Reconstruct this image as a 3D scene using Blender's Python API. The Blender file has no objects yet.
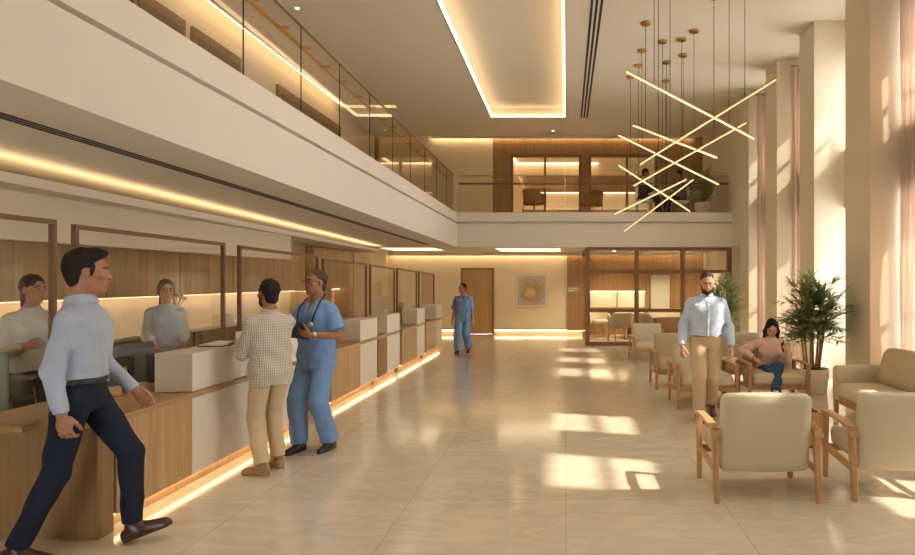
import bpy, bmesh, math, random
import numpy as np
from mathutils import Vector, Matrix
random.seed(7); np.random.seed(7)
SC = bpy.context.scene
COL = SC.collection
PI = math.pi
F, CX, CY, EYE = 620.0, 566.0, 280.0, 1.70

def P(px, py, Y):
    return Vector(((px-CX)*Y/F, Y, EYE-(py-CY)*Y/F))
def PX(px, X):            # depth of picture column px on the plane X
    return F*X/(px-CX)
def s2l(r, g, b):
    f = lambda c: (c/255/12.92) if c/255 <= .04045 else ((c/255+.055)/1.055)**2.4
    return (f(r), f(g), f(b), 1)

# ---------------------------------------------------------------- materials
def new_mat(name):
    m = bpy.data.materials.new(name); m.use_nodes = True
    nt = m.node_tree; b = nt.nodes['Principled BSDF']
    return m, nt, b
def N(nt, t, **kw):
    n = nt.nodes.new(t)
    for k, v in kw.items():
        if k in n.inputs: n.inputs[k].default_value = v
        else: setattr(n, k, v)
    return n
def coords(nt, scale=(1,1,1), kind='Object'):
    tc = N(nt, 'ShaderNodeTexCoord'); mp = N(nt, 'ShaderNodeMapping')
    mp.inputs['Scale'].default_value = scale
    nt.links.new(tc.outputs[kind], mp.inputs['Vector'])
    return mp.outputs['Vector']
def mixc(nt, fac, a, b, blend='MIX'):
    n = nt.nodes.new('ShaderNodeMix'); n.data_type = 'RGBA'; n.blend_type = blend
    if hasattr(fac, 'links'): nt.links.new(fac, n.inputs[0])
    else: n.inputs[0].default_value = fac
    for v, i in ((a, 6), (b, 7)):
        if hasattr(v, 'links'): nt.links.new(v, n.inputs[i])
        else: n.inputs[i].default_value = v
    return n.outputs[2]
def bump(nt, b, h, strength=.2, dist=.01):
    n = N(nt, 'ShaderNodeBump', Strength=strength, Distance=dist)
    nt.links.new(h, n.inputs['Height']); nt.links.new(n.outputs[0], b.inputs['Normal'])
def plain(name, col, rough=.5, metal=0, var=.08, scale=3, bmp=0, bscale=80, spec=.5):
    m, nt, b = new_mat(name)
    v = coords(nt)
    t = N(nt, 'ShaderNodeTexNoise', Scale=scale, Detail=4); nt.links.new(v, t.inputs['Vector'])
    d = tuple(c*(1-var) for c in col[:3])+(1,); u = tuple(min(1, c*(1+var)) for c in col[:3])+(1,)
    nt.links.new(mixc(nt, t.outputs['Fac'], d, u), b.inputs['Base Color'])
    b.inputs['Roughness'].default_value = rough; b.inputs['Metallic'].default_value = metal
    b.inputs['Specular IOR Level'].default_value = spec
    if bmp:
        t2 = N(nt, 'ShaderNodeTexNoise', Scale=bscale, Detail=2); nt.links.new(v, t2.inputs['Vector'])
        bump(nt, b, t2.outputs['Fac'], bmp, .005)
    return m
def wood(name, c1, c2, axis='z', rough=.42, fine=1.0, slat=0):
    m, nt, b = new_mat(name)
    s = {'z': (26, 26, 1.1), 'y': (26, 1.1, 26), 'x': (1.1, 26, 26)}[axis]
    v = coords(nt, tuple(k*fine for k in s))
    t = N(nt, 'ShaderNodeTexNoise', Scale=1.0, Detail=6, Roughness=.62, Distortion=.5); nt.links.new(v, t.inputs['Vector'])
    s2 = {'z': (7, 7, .12), 'y': (7, .12, 7), 'x': (.12, 7, 7)}[axis]
    v2 = coords(nt, s2)
    t2 = N(nt, 'ShaderNodeTexNoise', Scale=1.0, Detail=2); nt.links.new(v2, t2.inputs['Vector'])
    r = N(nt, 'ShaderNodeValToRGB'); r.color_ramp.elements[0].position = .33; r.color_ramp.elements[1].position = .68
    r.color_ramp.elements[0].color = c2; r.color_ramp.elements[1].color = c1
    nt.links.new(t.outputs['Fac'], r.inputs['Fac'])
    dark = tuple(c*.72 for c in c1[:3])+(1,)
    r2 = N(nt, 'ShaderNodeValToRGB'); r2.color_ramp.elements[0].position = .4; r2.color_ramp.elements[1].position = .6
    nt.links.new(t2.outputs['Fac'], r2.inputs['Fac'])
    c = mixc(nt, .3, r.outputs['Color'], mixc(nt, r2.outputs['Color'], dark, c1))
    if slat:
        w = N(nt, 'ShaderNodeTexWave', Scale=slat, Distortion=0); w.bands_direction = 'X'
        nt.links.new(coords(nt, (1, 1, 0)), w.inputs['Vector'])
        r3 = N(nt, 'ShaderNodeValToRGB'); r3.color_ramp.elements[0].position = .05; r3.color_ramp.elements[1].position = .3
        r3.color_ramp.elements[0].color = (.72, .72, .72, 1)
        nt.links.new(w.outputs['Fac'], r3.inputs['Fac'])
        c = mixc(nt, 1.0, c, r3.outputs['Color'], 'MULTIPLY')
        bump(nt, b, r3.outputs['Color'], .5, .01)
    nt.links.new(c, b.inputs['Base Color'])
    b.inputs['Roughness'].default_value = rough
    return m
def glass(name, tint=(.97,.97,.96,1), ior=1.45, refl=1.0):
    m = bpy.data.materials.new(name); m.use_nodes = True; nt = m.node_tree; nt.nodes.clear()
    o = N(nt, 'ShaderNodeOutputMaterial'); tr = N(nt, 'ShaderNodeBsdfTransparent', Color=tint)
    gl = N(nt, 'ShaderNodeBsdfGlossy', Roughness=.02); fr = N(nt, 'ShaderNodeFresnel', IOR=ior)
    mu = N(nt, 'ShaderNodeMath', operation='MULTIPLY'); mu.inputs[1].default_value = refl
    mx = N(nt, 'ShaderNodeMixShader')
    ge = N(nt, 'ShaderNodeNewGeometry'); fro = N(nt, 'ShaderNodeMath', operation='SUBTRACT'); fro.inputs[0].default_value = 1.0
    nt.links.new(ge.outputs['Backfacing'], fro.inputs[1])      # only the front face of a pane mirrors
    m2 = N(nt, 'ShaderNodeMath', operation='MULTIPLY'); nt.links.new(fr.outputs[0], m2.inputs[0]); nt.links.new(fro.outputs[0], m2.inputs[1])
    nt.links.new(m2.outputs[0], mu.inputs[0]); nt.links.new(mu.outputs[0], mx.inputs[0])
    nt.links.new(tr.outputs[0], mx.inputs[1]); nt.links.new(gl.outputs[0], mx.inputs[2])
    nt.links.new(mx.outputs[0], o.inputs[0])
    return m
def emit(name, col, strength):
    m, nt, b = new_mat(name)
    b.inputs['Base Color'].default_value = col
    b.inputs['Emission Color'].default_value = col; b.inputs['Emission Strength'].default_value = strength
    return m
def fabric(name, col, scale=260, var=.12, rough=.95, bmp=.25, folds=0):
    m, nt, b = new_mat(name)
    v = coords(nt)
    t = N(nt, 'ShaderNodeTexNoise', Scale=scale, Detail=2); nt.links.new(v, t.inputs['Vector'])
    t2 = N(nt, 'ShaderNodeTexNoise', Scale=5, Detail=3); nt.links.new(v, t2.inputs['Vector'])
    lo = tuple(c*(1-var) for c in col[:3])+(1,); hi = tuple(min(1, c*(1+var)) for c in col[:3])+(1,)
    c = mixc(nt, t.outputs['Fac'], lo, hi)
    c = mixc(nt, .25, c, mixc(nt, t2.outputs['Fac'], lo, hi))
    nt.links.new(c, b.inputs['Base Color']); b.inputs['Roughness'].default_value = rough
    b.inputs['Specular IOR Level'].default_value = .2
    bump(nt, b, t.outputs['Fac'], bmp, .003)
    if folds:
        t3 = N(nt, 'ShaderNodeTexNoise', Scale=7.0, Detail=3, Distortion=1.6); nt.links.new(coords(nt, (1, 1, .55)), t3.inputs['Vector'])
        n2 = N(nt, 'ShaderNodeBump', Strength=folds, Distance=.03); nt.links.new(t3.outputs['Fac'], n2.inputs['Height'])
        first = b.inputs['Normal'].links[0].from_node; nt.links.new(n2.outputs[0], first.inputs['Normal'])
    return m

M = {}
M['plaster'] = plain('plaster', s2l(219, 214, 204), .75, var=.03, scale=1.2)
M['ceiling'] = plain('ceiling_paint', s2l(226, 218, 203), .85, var=.02, scale=.8)
M['beige'] = plain('beige_wall', s2l(226, 212, 186), .7, var=.03, scale=1.5)
M['fin'] = plain('column_plaster', s2l(222, 210, 188), .75, var=.03, scale=1.5)
M['wood'] = wood('oak_veneer', s2l(202, 168, 124), s2l(168, 134, 92))
M['wood_slat'] = wood('oak_slats', s2l(172, 134, 90), s2l(138, 102, 64), slat=10.0)
M['wood_dark'] = wood('walnut_veneer', s2l(158, 124, 84), s2l(124, 94, 60))
M['wood_top'] = wood('oak_worktop', s2l(194, 160, 114), s2l(162, 126, 84), 'y', .3)
M['chair_wood'] = wood('chair_oak', s2l(192, 150, 102), s2l(162, 120, 76), 'z', .4, 1.4)
M['stone_white'] = plain('white_stone', s2l(228, 220, 206), .35, var=.05, scale=2.5)
M['bronze'] = plain('bronze_frame', s2l(128, 98, 72), .45, .2, var=.06)
M['brass'] = plain('brushed_brass', s2l(206, 158, 84), .32, .9, var=.05)
M['dark'] = plain('dark_slot', s2l(40, 34, 30), .7)
M['black'] = plain('black_plastic', s2l(34, 33, 34), .4)
M['grey'] = plain('grey_plastic', s2l(92, 92, 92), .4)
M['white'] = plain('white_ceramic', s2l(226, 218, 204), .4, var=.03)
M['paper'] = plain('paper', s2l(238, 234, 226), .8, var=.02)
M['uph'] = fabric('linen_upholstery', s2l(198, 186, 160))
M['uph_tan'] = fabric('tan_upholstery', s2l(190, 174, 144))
M['uph_brown'] = fabric('brown_upholstery', s2l(150, 112, 78))
M['glass'] = glass('clear_glass', refl=1.5)
M['glass_rail'] = glass('railing_glass', (.96, .955, .93, 1))
M['glass_win'] = glass('window_glass', (.98, .98, .98, 1), 1.3, .6)
M['led'] = emit('warm_led', (1, .73, .42, 1), 4)
M['led_floor'] = emit('warm_led_floor', (1, .73, .40, 1), 4.5)
M['led_wall'] = emit('warm_led_wall', (1, .75, .44, 1), 7)
M['led_soft'] = emit('soft_led', (1, .74, .44, 1), 5.2)
M['led_bar'] = emit('bar_led', (1, .78, .40, 1), 1.3)
M['led_room'] = emit('room_led', (1, .74, .44, 1), 3)
M['panel_light'] = emit('panel_light', (1, .78, .50, 1), 1.5)
M['frosted'] = plain('frosted_panel', s2l(186, 182, 164), .5, var=.02)
M['pale_frame'] = plain('pale_frame', s2l(206, 190, 168), .5)
M['plaque'] = plain('plaque_grey', s2l(168, 154, 134), .4)
M['lens'] = emit('spot_lens', (1, .85, .6, 1), 12)
M['soil'] = plain('soil', s2l(60, 44, 32), .95, var=.3, scale=40)
def leafmat(name, col):
    m, nt, b = new_mat(name)
    t = N(nt, 'ShaderNodeTexNoise', Scale=9.0, Detail=2); nt.links.new(coords(nt), t.inputs['Vector'])
    nt.links.new(mixc(nt, t.outputs['Fac'], tuple(c*.6 for c in col[:3])+(1,), tuple(c*1.5 for c in col[:3])+(1,)), b.inputs['Base Color'])
    b.inputs['Roughness'].default_value = .45
    tl = N(nt, 'ShaderNodeBsdfTranslucent', Color=tuple(min(1, c*1.8) for c in col[:3])+(1,)); mx = N(nt, 'ShaderNodeMixShader'); mx.inputs[0].default_value = .4
    nt.links.new(b.outputs[0], mx.inputs[1]); nt.links.new(tl.outputs[0], mx.inputs[2]); nt.links.new(mx.outputs[0], nt.nodes['Material Output'].inputs[0])
    return m
M['leaf'] = leafmat('palm_leaf', s2l(122, 136, 88))
M['leaf2'] = leafmat('fern_leaf', s2l(160, 162, 104))
M['stem'] = plain('palm_stem', s2l(168, 142, 98), .7, var=.25, scale=25)
def marble():
    m, nt, b = new_mat('polished_marble_floor')
    v = coords(nt)
    w = N(nt, 'ShaderNodeTexNoise', Scale=.55, Detail=5, Roughness=.6, Distortion=1.4); nt.links.new(v, w.inputs['Vector'])
    w2 = N(nt, 'ShaderNodeTexNoise', Scale=2.6, Detail=6, Roughness=.65, Distortion=2.2)
    nt.links.new(coords(nt, (.7, 1.6, 1)), w2.inputs['Vector'])
    c = mixc(nt, w.outputs['Fac'], s2l(190, 178, 156), s2l(216, 206, 188))
    r = N(nt, 'ShaderNodeValToRGB'); r.color_ramp.elements[0].position = .45; r.color_ramp.elements[1].position = .62
    nt.links.new(w2.outputs['Fac'], r.inputs['Fac'])
    c = mixc(nt, r.outputs['Color'], c, mixc(nt, .45, c, s2l(226, 214, 198)))
    br = N(nt, 'ShaderNodeTexBrick', Scale=1.0); br.offset = 0.0
    br.inputs['Brick Width'].default_value = 1.2; br.inputs['Row Height'].default_value = 1.2
    br.inputs['Mortar Size'].default_value = .003; br.inputs['Mortar Smooth'].default_value = .3
    br.inputs['Color1'].default_value = (1, 1, 1, 1); br.inputs['Color2'].default_value = (.93, .93, .92, 1)
    br.inputs['Mortar'].default_value = (.66, .64, .6, 1)
    nt.links.new(v, br.inputs['Vector'])
    c = mixc(nt, 1.0, c, br.outputs['Color'], 'MULTIPLY')
    nt.links.new(c, b.inputs['Base Color'])
    rr = N(nt, 'ShaderNodeMapRange'); rr.inputs[3].default_value = .07; rr.inputs[4].default_value = .15
    nt.links.new(w2.outputs['Fac'], rr.inputs[0]); nt.links.new(rr.outputs[0], b.inputs['Roughness'])
    b.inputs['Specular IOR Level'].default_value = .75
    return m
M['floor'] = marble()
def curtain_mat():
    m, nt, b = new_mat('curtain_cloth')
    b.inputs['Base Color'].default_value = s2l(230, 212, 196); b.inputs['Roughness'].default_value = .95
    tl = N(nt, 'ShaderNodeBsdfTranslucent', Color=s2l(232, 212, 194)); mx = N(nt, 'ShaderNodeMixShader')
    mx.inputs[0].default_value = .36
    nt.links.new(b.outputs[0], mx.inputs[1]); nt.links.new(tl.outputs[0], mx.inputs[2])
    nt.links.new(mx.outputs[0], nt.nodes['Material Output'].inputs[0])
    t = N(nt, 'ShaderNodeTexNoise', Scale=200.0); nt.links.new(coords(nt), t.inputs['Vector']); bump(nt, b, t.outputs['Fac'], .1, .002)
    return m
M['curtain'] = curtain_mat()

# ---------------------------------------------------------------- mesh building
class MB:
    def __init__(s): s.v = []; s.f = []
    def add(s, vs, fs):
        o = len(s.v); s.v += [tuple(v) for v in vs]; s.f += [tuple(i+o for i in f) for f in fs]; return s
    def box(s, x0, x1, y0, y1, z0, z1):
        if x0 > x1: x0, x1 = x1, x0
        if y0 > y1: y0, y1 = y1, y0
        if z0 > z1: z0, z1 = z1, z0
        return s.hexa([(x0,y0,z0),(x1,y0,z0),(x1,y1,z0),(x0,y1,z0),(x0,y0,z1),(x1,y0,z1),(x1,y1,z1),(x0,y1,z1)])
    def hexa(s, vs):
        return s.add(vs, [(0,3,2,1),(4,5,6,7),(0,1,5,4),(1,2,6,5),(2,3,7,6),(3,0,4,7)])
    def bar(s, a, b, w, h, up=(0,0,1)):      # rectangular bar from a to b
        a = Vector(a); b = Vector(b); d = (b-a).normalized(); up = Vector(up)
        if abs(d.dot(up)) > .98: up = Vector((1,0,0))
        x = d.cross(up).normalized(); z = x.cross(d).normalized()
        c = [(-w/2,-h/2),(w/2,-h/2),(w/2,h/2),(-w/2,h/2)]
        A = [a+x*i+z*j for i, j in c]; B = [b+x*i+z*j for i, j in c]
        return s.add(A+B, [(0,3,2,1)[::-1], (4,5,6,7)[::-1], (0,1,5,4)[::-1], (1,2,6,5)[::-1], (2,3,7,6)[::-1], (3,0,4,7)[::-1]])
    def tube(s, pts, r, n=8, closed=False):
        pts = [Vector(p) for p in pts]; m = len(pts)
        rs = r if isinstance(r, (list, tuple)) else [r]*m
        ring = []; ref = None
        for i, p in enumerate(pts):
            a = pts[(i-1) % m] if (closed or i) else p; b = pts[(i+1) % m] if (closed or i < m-1) else p
            t = (b-a).normalized()
            if ref is None: ref = t.orthogonal().normalized()
            ref = (ref - t*ref.dot(t)).normalized(); bi = t.cross(ref)
            ring.append([p + (ref*math.cos(2*PI*k/n)+bi*math.sin(2*PI*k/n))*rs[i] for k in range(n)])
        vs = [v for q in ring for v in q]; fs = []
        for i in range(m if closed else m-1):
            j = (i+1) % m
            for k in range(n): fs.append((i*n+k, i*n+(k+1) % n, j*n+(k+1) % n, j*n+k))
        if not closed: fs += [tuple(range(n))[::-1], tuple((m-1)*n+k for k in range(n))]
        return s.add(vs, fs)
    def lathe(s, prof, n=24, c=(0,0,0), cap=True):
        vs = []; fs = []
        for r, z in prof:
            for k in range(n): vs.append((c[0]+r*math.cos(2*PI*k/n), c[1]+r*math.sin(2*PI*k/n), c[2]+z))
        for i in range(len(prof)-1):
            for k in range(n): fs.append((i*n+k, i*n+(k+1) % n, (i+1)*n+(k+1) % n, (i+1)*n+k))
        if cap: fs += [tuple(range(n))[::-1], tuple((len(prof)-1)*n+k for k in range(n))]
        return s.add(vs, fs)
    def prism(s, poly, z0, z1):
        n = len(poly); vs = [(x,y,z0) for x,y in poly]+[(x,y,z1) for x,y in poly]
        fs = [tuple(range(n))[::-1], tuple(range(n,2*n))]+[(i,(i+1)%n,(i+1)%n+n,i+n) for i in range(n)]
        return s.add(vs, fs)
    def build(s, name, mat, parent=None, bevel=0, seg=2, sub=0, smooth=False, kind=None, label=None, cat=None, group=None):
        me = bpy.data.meshes.new(name); me.from_pydata(s.v, [], s.f); me.update()
        bm = bmesh.new(); bm.from_mesh(me); bmesh.ops.recalc_face_normals(bm, faces=bm.faces); bm.to_mesh(me); bm.free()
        me.materials.append(M[mat] if isinstance(mat, str) else mat)
        o = bpy.data.objects.new(name, me); COL.objects.link(o)
        if parent is not None: o.parent = parent
        if smooth or bevel or sub: me.polygons.foreach_set('use_smooth', [True]*len(me.polygons))
        if bevel:
            b = o.modifiers.new('bevel', 'BEVEL'); b.width = bevel; b.segments = seg; b.limit_method = 'ANGLE'; b.angle_limit = .6
            w = o.modifiers.new('wn', 'WEIGHTED_NORMAL'); w.keep_sharp = False
        if sub: o.modifiers.new('sub', 'SUBSURF').levels = sub; o.modifiers['sub'].render_levels = sub
        tag(o, label, cat, group, kind)
        return o
def tag(o, label=None, cat=None, group=None, kind=None):
    if label: o['label'] = label
    if cat: o['category'] = cat
    if group: o['group'] = group
    if kind: o['kind'] = kind
    return o
def empty(name, loc=(0,0,0), rz=0, label=None, cat=None, group=None):
    o = bpy.data.objects.new(name, None); COL.objects.link(o); o.location = loc; o.rotation_euler = (0,0,rz)
    o.empty_display_size = .1
    return tag(o, label, cat, group)
def copy_tree(o, parent=None):
    c = o.copy(); COL.objects.link(c)
    if parent is not None: c.parent = parent
    for ch in list(o.children): copy_tree(ch, c)
    return c
def S(mb, name, mat, **kw): return mb.build(name, mat, kind='structure', **kw)
def cushion(x0, x1, y0, y1, z0, z1, puff=.03, n=6, rf=.55):
    """pillowed block: a gridded box whose faces swell towards their middles"""
    bm = bmesh.new(); bmesh.ops.create_cube(bm, size=2)
    bmesh.ops.subdivide_edges(bm, edges=bm.edges[:], cuts=n, use_grid_fill=True)
    hx, hy, hz = (x1-x0)/2, (y1-y0)/2, (z1-z0)/2; r = min(hx, hy, hz)*rf
    mb = MB(); vs = []
    for v in bm.verts:
        ez = lambda c: math.copysign(1-(1-min(1, abs(c)))**1.9, c)
        x, y, z = ez(v.co.x)*hx, ez(v.co.y)*hy, ez(v.co.z)*hz
        ix, iy, iz = max(-hx+r, min(hx-r, x)), max(-hy+r, min(hy-r, y)), max(-hz+r, min(hz-r, z))
        d = Vector((x-ix, y-iy, z-iz))
        if d.length > 1e-6: d = d.normalized()*min(r, max(abs(d.x), abs(d.y), abs(d.z)))
        px = puff*(1-v.co.y**2)*(1-v.co.z**2)*v.co.x*.4; py = puff*(1-v.co.x**2)*(1-v.co.z**2)*v.co.y*.6; pz = puff*(1-v.co.x**2)*(1-v.co.y**2)*v.co.z
        vs.append((x0+hx+ix+d.x+px, y0+hy+iy+d.y+py, z0+hz+iz+d.z+pz))
    bm.verts.ensure_lookup_table()
    fs = [tuple(v.index for v in f.verts) for f in bm.faces]; bm.free()
    return mb.add(vs, fs)
# ---------------------------------------------------------------- the room
YF = 19.5; CEIL = 6.2; SLAB0, SLAB1 = 2.55, 3.45; YN = -4.0
S(MB().box(-6.4, 5.6, YN, YF+.3, -.15, 0), 'floor', 'floor')
# ceiling with the sunk light tray (X -2.05..0, Y 3..17.2) and a sunk cove over the gallery
mb = MB()
tx0, tx1, ty0, ty1 = -2.08, -.02, 2.0, 17.15
gx0, gx1, gy1 = -6.3, -5.75, 16.2
mb.box(gx1, tx0, YN, 15.95, CEIL, CEIL+.25); mb.box(tx1, 5.6, YN, YF+.3, CEIL, CEIL+.25)
mb.box(tx0, tx1, YN, ty0, CEIL, CEIL+.25); mb.box(tx0, tx1, ty1, YF+.3, CEIL, CEIL+.25)
mb.box(-4.4, tx0, 15.95, YF+.3, CEIL, CEIL+.25); mb.box(gx0, -4.4, gy1, YF+.3, CEIL, CEIL+.25)
mb.box(tx0-.1, tx1+.1, ty0-.1, ty1+.1, CEIL+.25, CEIL+.35)
mb.box(gx0-.1, gx1+.1, YN, gy1, CEIL+.16, CEIL+.3); mb.box(gx1, -4.4, 15.95, gy1+.05, CEIL+.16, CEIL+.3)
mb.box(tx0-.02, tx0, ty0, ty1, CEIL, CEIL+.1); 
S(mb, 'ceiling', 'ceiling')
# light line of the tray
t = empty('ceiling_cove_light', (-1.05, 10, CEIL), 0, 'long rectangular warm cove light sunk into the high ceiling', 'ceiling light')
w = .05
MB().box(tx0+.002-1*0, tx0+w, ty0, ty1, CEIL+.015, CEIL+.06).build('led_strip', 'led', None)
MB().box(tx1-w, tx1-.002, ty0, ty1, CEIL+.015, CEIL+.06).build('led_strip', 'led', None)
MB().box(tx0+w, tx1-w, ty1-w, ty1-.002, CEIL+.015, CEIL+.06).build('led_strip', 'led', None)
MB().box(tx0+w, tx1-w, ty0+.002, ty0+w, CEIL+.015, CEIL+.06).build('led_strip', 'led', None)
def adopt(parent, names):
    bpy.context.view_layer.update()
    for o in list(COL.objects):
        if o.parent is None and o.type == 'MESH' and o.name.split('.')[0] in names and 'label' not in o and 'kind' not in o:
            o.parent = parent; o.matrix_parent_inverse = parent.matrix_world.inverted()
adopt(t, ['led_strip'])
for x in (tx0-.25, tx1+.25):  # unseen spots without fittings, added to brighten the near part of the hall
    for y in (1.5, 4.0, 6.5):
        la = bpy.data.lights.new('fill_lamp', 'SPOT'); la.energy = 55; la.color = (1, .86, .68); la.spot_size = 2.3; la.spot_blend = .8; la.shadow_soft_size = .15
        lo_ = bpy.data.objects.new('fill_lamp', la); COL.objects.link(lo_); lo_.parent = t; lo_.location = (x+1.05, y-10, -.06)
t = empty('gallery_cove_light', (-5.9, 10, CEIL), 0, 'L-shaped warm cove light line in the ceiling over the glass-railed gallery', 'ceiling light')
MB().box(gx1-.07, gx1-.02, YN+.05, 15.97, CEIL+.02, CEIL+.06).build('led_strip', 'led')
MB().box(gx1-.07, -4.4, 15.97, 16.01, CEIL+.02, CEIL+.06).build('led_strip', 'led')
adopt(t, ['led_strip'])
# slot diffuser in the high ceiling
t = empty('slot_diffuser', (.52, 10, CEIL), 0, 'long three-slot dark air diffuser in the high ceiling beside the cove light', 'air diffuser')
for i, x in enumerate((.42, .50, .58)):
    MB().box(x-.022, x+.022, 3, 17.2, CEIL-.006, CEIL+.002).build('slot', 'dark')
MB().box(.38, .62, 2.95, 17.25, CEIL-.003, CEIL+.003).build('diffuser_frame', 'ceiling')
adopt(t, ['slot', 'diffuser_frame'])

# gallery slab on the left (edge slightly splayed like the photo), far slab
n0 = (-2.70, -4.0); f0 = (-2.81, 16.0)
def edge_x(y): return -2.70 + (-.11)*(y-2.9)/13.1
mb = MB()
zb = lambda y: 2.66 + (2.55-2.66)*(y-2.9)/13.1
x_n, x_f = edge_x(YN), edge_x(16.0)
mb.hexa([(-6.3,YN,zb(YN)),(x_n,YN,zb(YN)),(x_f,16.0,2.55),(-6.3,16.0,2.55),(-6.3,YN,3.155),(x_n,YN,3.155),(x_f,16.0,3.155),(-6.3,16.0,3.155)])
mb.hexa([(-6.3,YN,3.155),(x_n-.10,YN,3.155),(x_f-.10,16.10,3.155),(-6.3,16.10,3.155),(-6.3,YN,3.21),(x_n-.10,YN,3.21),(x_f-.10,16.10,3.21),(-6.3,16.10,3.21)])
mb.hexa([(-6.3,YN,3.21),(x_n-.03,YN,3.21),(x_f-.03,16.03,3.21),(-6.3,16.03,3.21),(-6.3,YN,SLAB1),(x_n-.03,YN,SLAB1),(x_f-.03,16.03,SLAB1),(-6.3,16.03,SLAB1)])
S(mb, 'floor_gallery_left', 'plaster')
mb = MB().box(-6.3, 4.3, 16.0, YF+.2, SLAB0, 3.155); mb.box(-6.3, 4.3, 16.10, YF+.2, 3.155, 3.21); mb.box(-6.3, 4.3, 16.03, YF+.2, 3.21, SLAB1)
S(mb, 'floor_gallery_far', 'plaster')
# soffit: dropped lip with its light line, bulkhead
lx0, lx1, lyn, lyf = -4.02, -4.66, 1.0, 15.6
mb = MB()
mb.hexa([(-5.6,lyn,2.44),(lx0,lyn,2.44),(lx1,lyf,2.40),(-5.6,lyf,2.40),(-5.6,lyn,2.50),(lx0,lyn,2.50),(lx1,lyf,2.44),(-5.6,lyf,2.44)])
mb.hexa([(lx0-.03,lyn,2.5),(lx0,lyn,2.5),(lx1,lyf,2.44),(lx1-.03,lyf,2.44),(lx0-.03,lyn,2.525),(lx0,lyn,2.525),(lx1,lyf,2.465),(lx1-.03,lyf,2.465)])
S(mb, 'trim_1', 'ceiling')
t = empty('soffit_cove_light', (-4.3, 8, 2.5), 0, 'warm cove light line running along the low ceiling above the counter screens', 'ceiling light')
mb = MB(); mb.hexa([(lx0-.10,lyn,2.503),(lx0-.045,lyn,2.503),(lx1-.045,lyf,2.443),(lx1-.10,lyf,2.443),(lx0-.10,lyn,2.535),(lx0-.045,lyn,2.535),(lx1-.045,lyf,2.47),(lx1-.10,lyf,2.47)])
mb.build('led_strip', 'led')
adopt(t, ['led_strip'])
t = empty('recessed_light', (-4.2, 17, 2.5), 0, 'short warm light panel in the low ceiling above the last glass screens', 'ceiling light')
MB().box(-4.9, -3.5, 16.3, 17.7, 2.54, 2.549).build('led_strip', 'panel_light')
MB().box(-4.96, -3.44, 16.24, 17.76, 2.544, 2.5495).build('light_frame', 'plaster')
adopt(t, ['led_strip', 'light_frame'])
t = empty('recessed_light', (-1, 17.4, 2.5), 0, 'short warm light panel in the low ceiling before the picture wall', 'ceiling light')
MB().box(-1.9, -.16, 16.6, 18.2, 2.54, 2.549).build('led_strip', 'panel_light')
MB().box(-1.96, -.1, 16.54, 18.26, 2.544, 2.5495).build('light_frame', 'plaster')
adopt(t, ['led_strip', 'light_frame'])
t = empty('wall_washer', (-2, 19.4, 2.5), 0, 'warm light line along the top of the far ground floor wall', 'ceiling light')
MB().box(-5.5, .6, 19.34, 19.40, 2.515, 2.535).build('led_strip', 'led_soft')
MB().box(-5.55, .62, 19.29, 19.335, 2.46, 2.549).build('light_frame', 'plaster')
adopt(t, ['led_strip', 'light_frame'])
t = empty('slot_diffuser', (-3.1, 8, 2.6), 0, 'thin dark air diffuser in the low ceiling behind the white balcony edge', 'air diffuser')
for k in range(3):
    x = -3.22-.045*k
    mb = MB(); xa, xb = x, x-.10
    mb.hexa([(xa,1,zb(1)-.004),(xa+.024,1,zb(1)-.004),(xb+.024,15.0,zb(15)-.004),(xb,15.0,zb(15)-.004),(xa,1,zb(1)+.004),(xa+.024,1,zb(1)+.004),(xb+.024,15.0,zb(15)+.004),(xb,15.0,zb(15)+.004)])
    mb.build('slot', 'dark')
adopt(t, ['slot'])
S(MB().box(-4.62, -4.5, 3.0, 10.15, 2.03, 2.46), 'trim_2', 'beige')
# walls
S(MB().box(-6.4, -5.6, YN, YF+.2, 0, 2.6), 'wall_left', 'beige')
S(MB().box(-6.5, -4.6, YN-.2, YN, 0, CEIL+.3).box(-1.54, 5.6, YN-.2, YN, 0, CEIL+.3).box(-4.6, -1.54, YN-.2, YN, 2.4, CEIL+.3), 'wall_near', 'beige')
mb = MB()
for x in (-4.6, -3.1, -1.6): mb.box(x, x+.06, YN-.12, YN-.04, 0, 2.4)
mb.box(-4.6, -1.54, YN-.12, YN-.04, 2.34, 2.4)
w_ = S(mb, 'window_19', 'bronze')  # unseen glazing behind the camera, added to let in frontal fill daylight
MB().box(-4.58, -1.56, YN-.09, YN-.08, .01, 2.35).build('pane', 'glass_win', w_)
S(MB().box(-6.5, -6.0, YN, YF+.2, SLAB1, CEIL+.3), 'wall_upper_left', 'beige')
mb = MB().box(-6.4, -3.30, YF, YF+.2, 0, 2.6); mb.box(-2.26, 5.6, YF, YF+.2, 0, 2.6); mb.box(-3.30, -2.26, YF, YF+.2, 2.08, 2.6)
S(mb, 'wall_far', 'beige')
S(MB().box(-6.4, -2.3, YF, YF+.2, SLAB1, CEIL+.3), 'wall_upper_far', 'beige')
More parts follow.
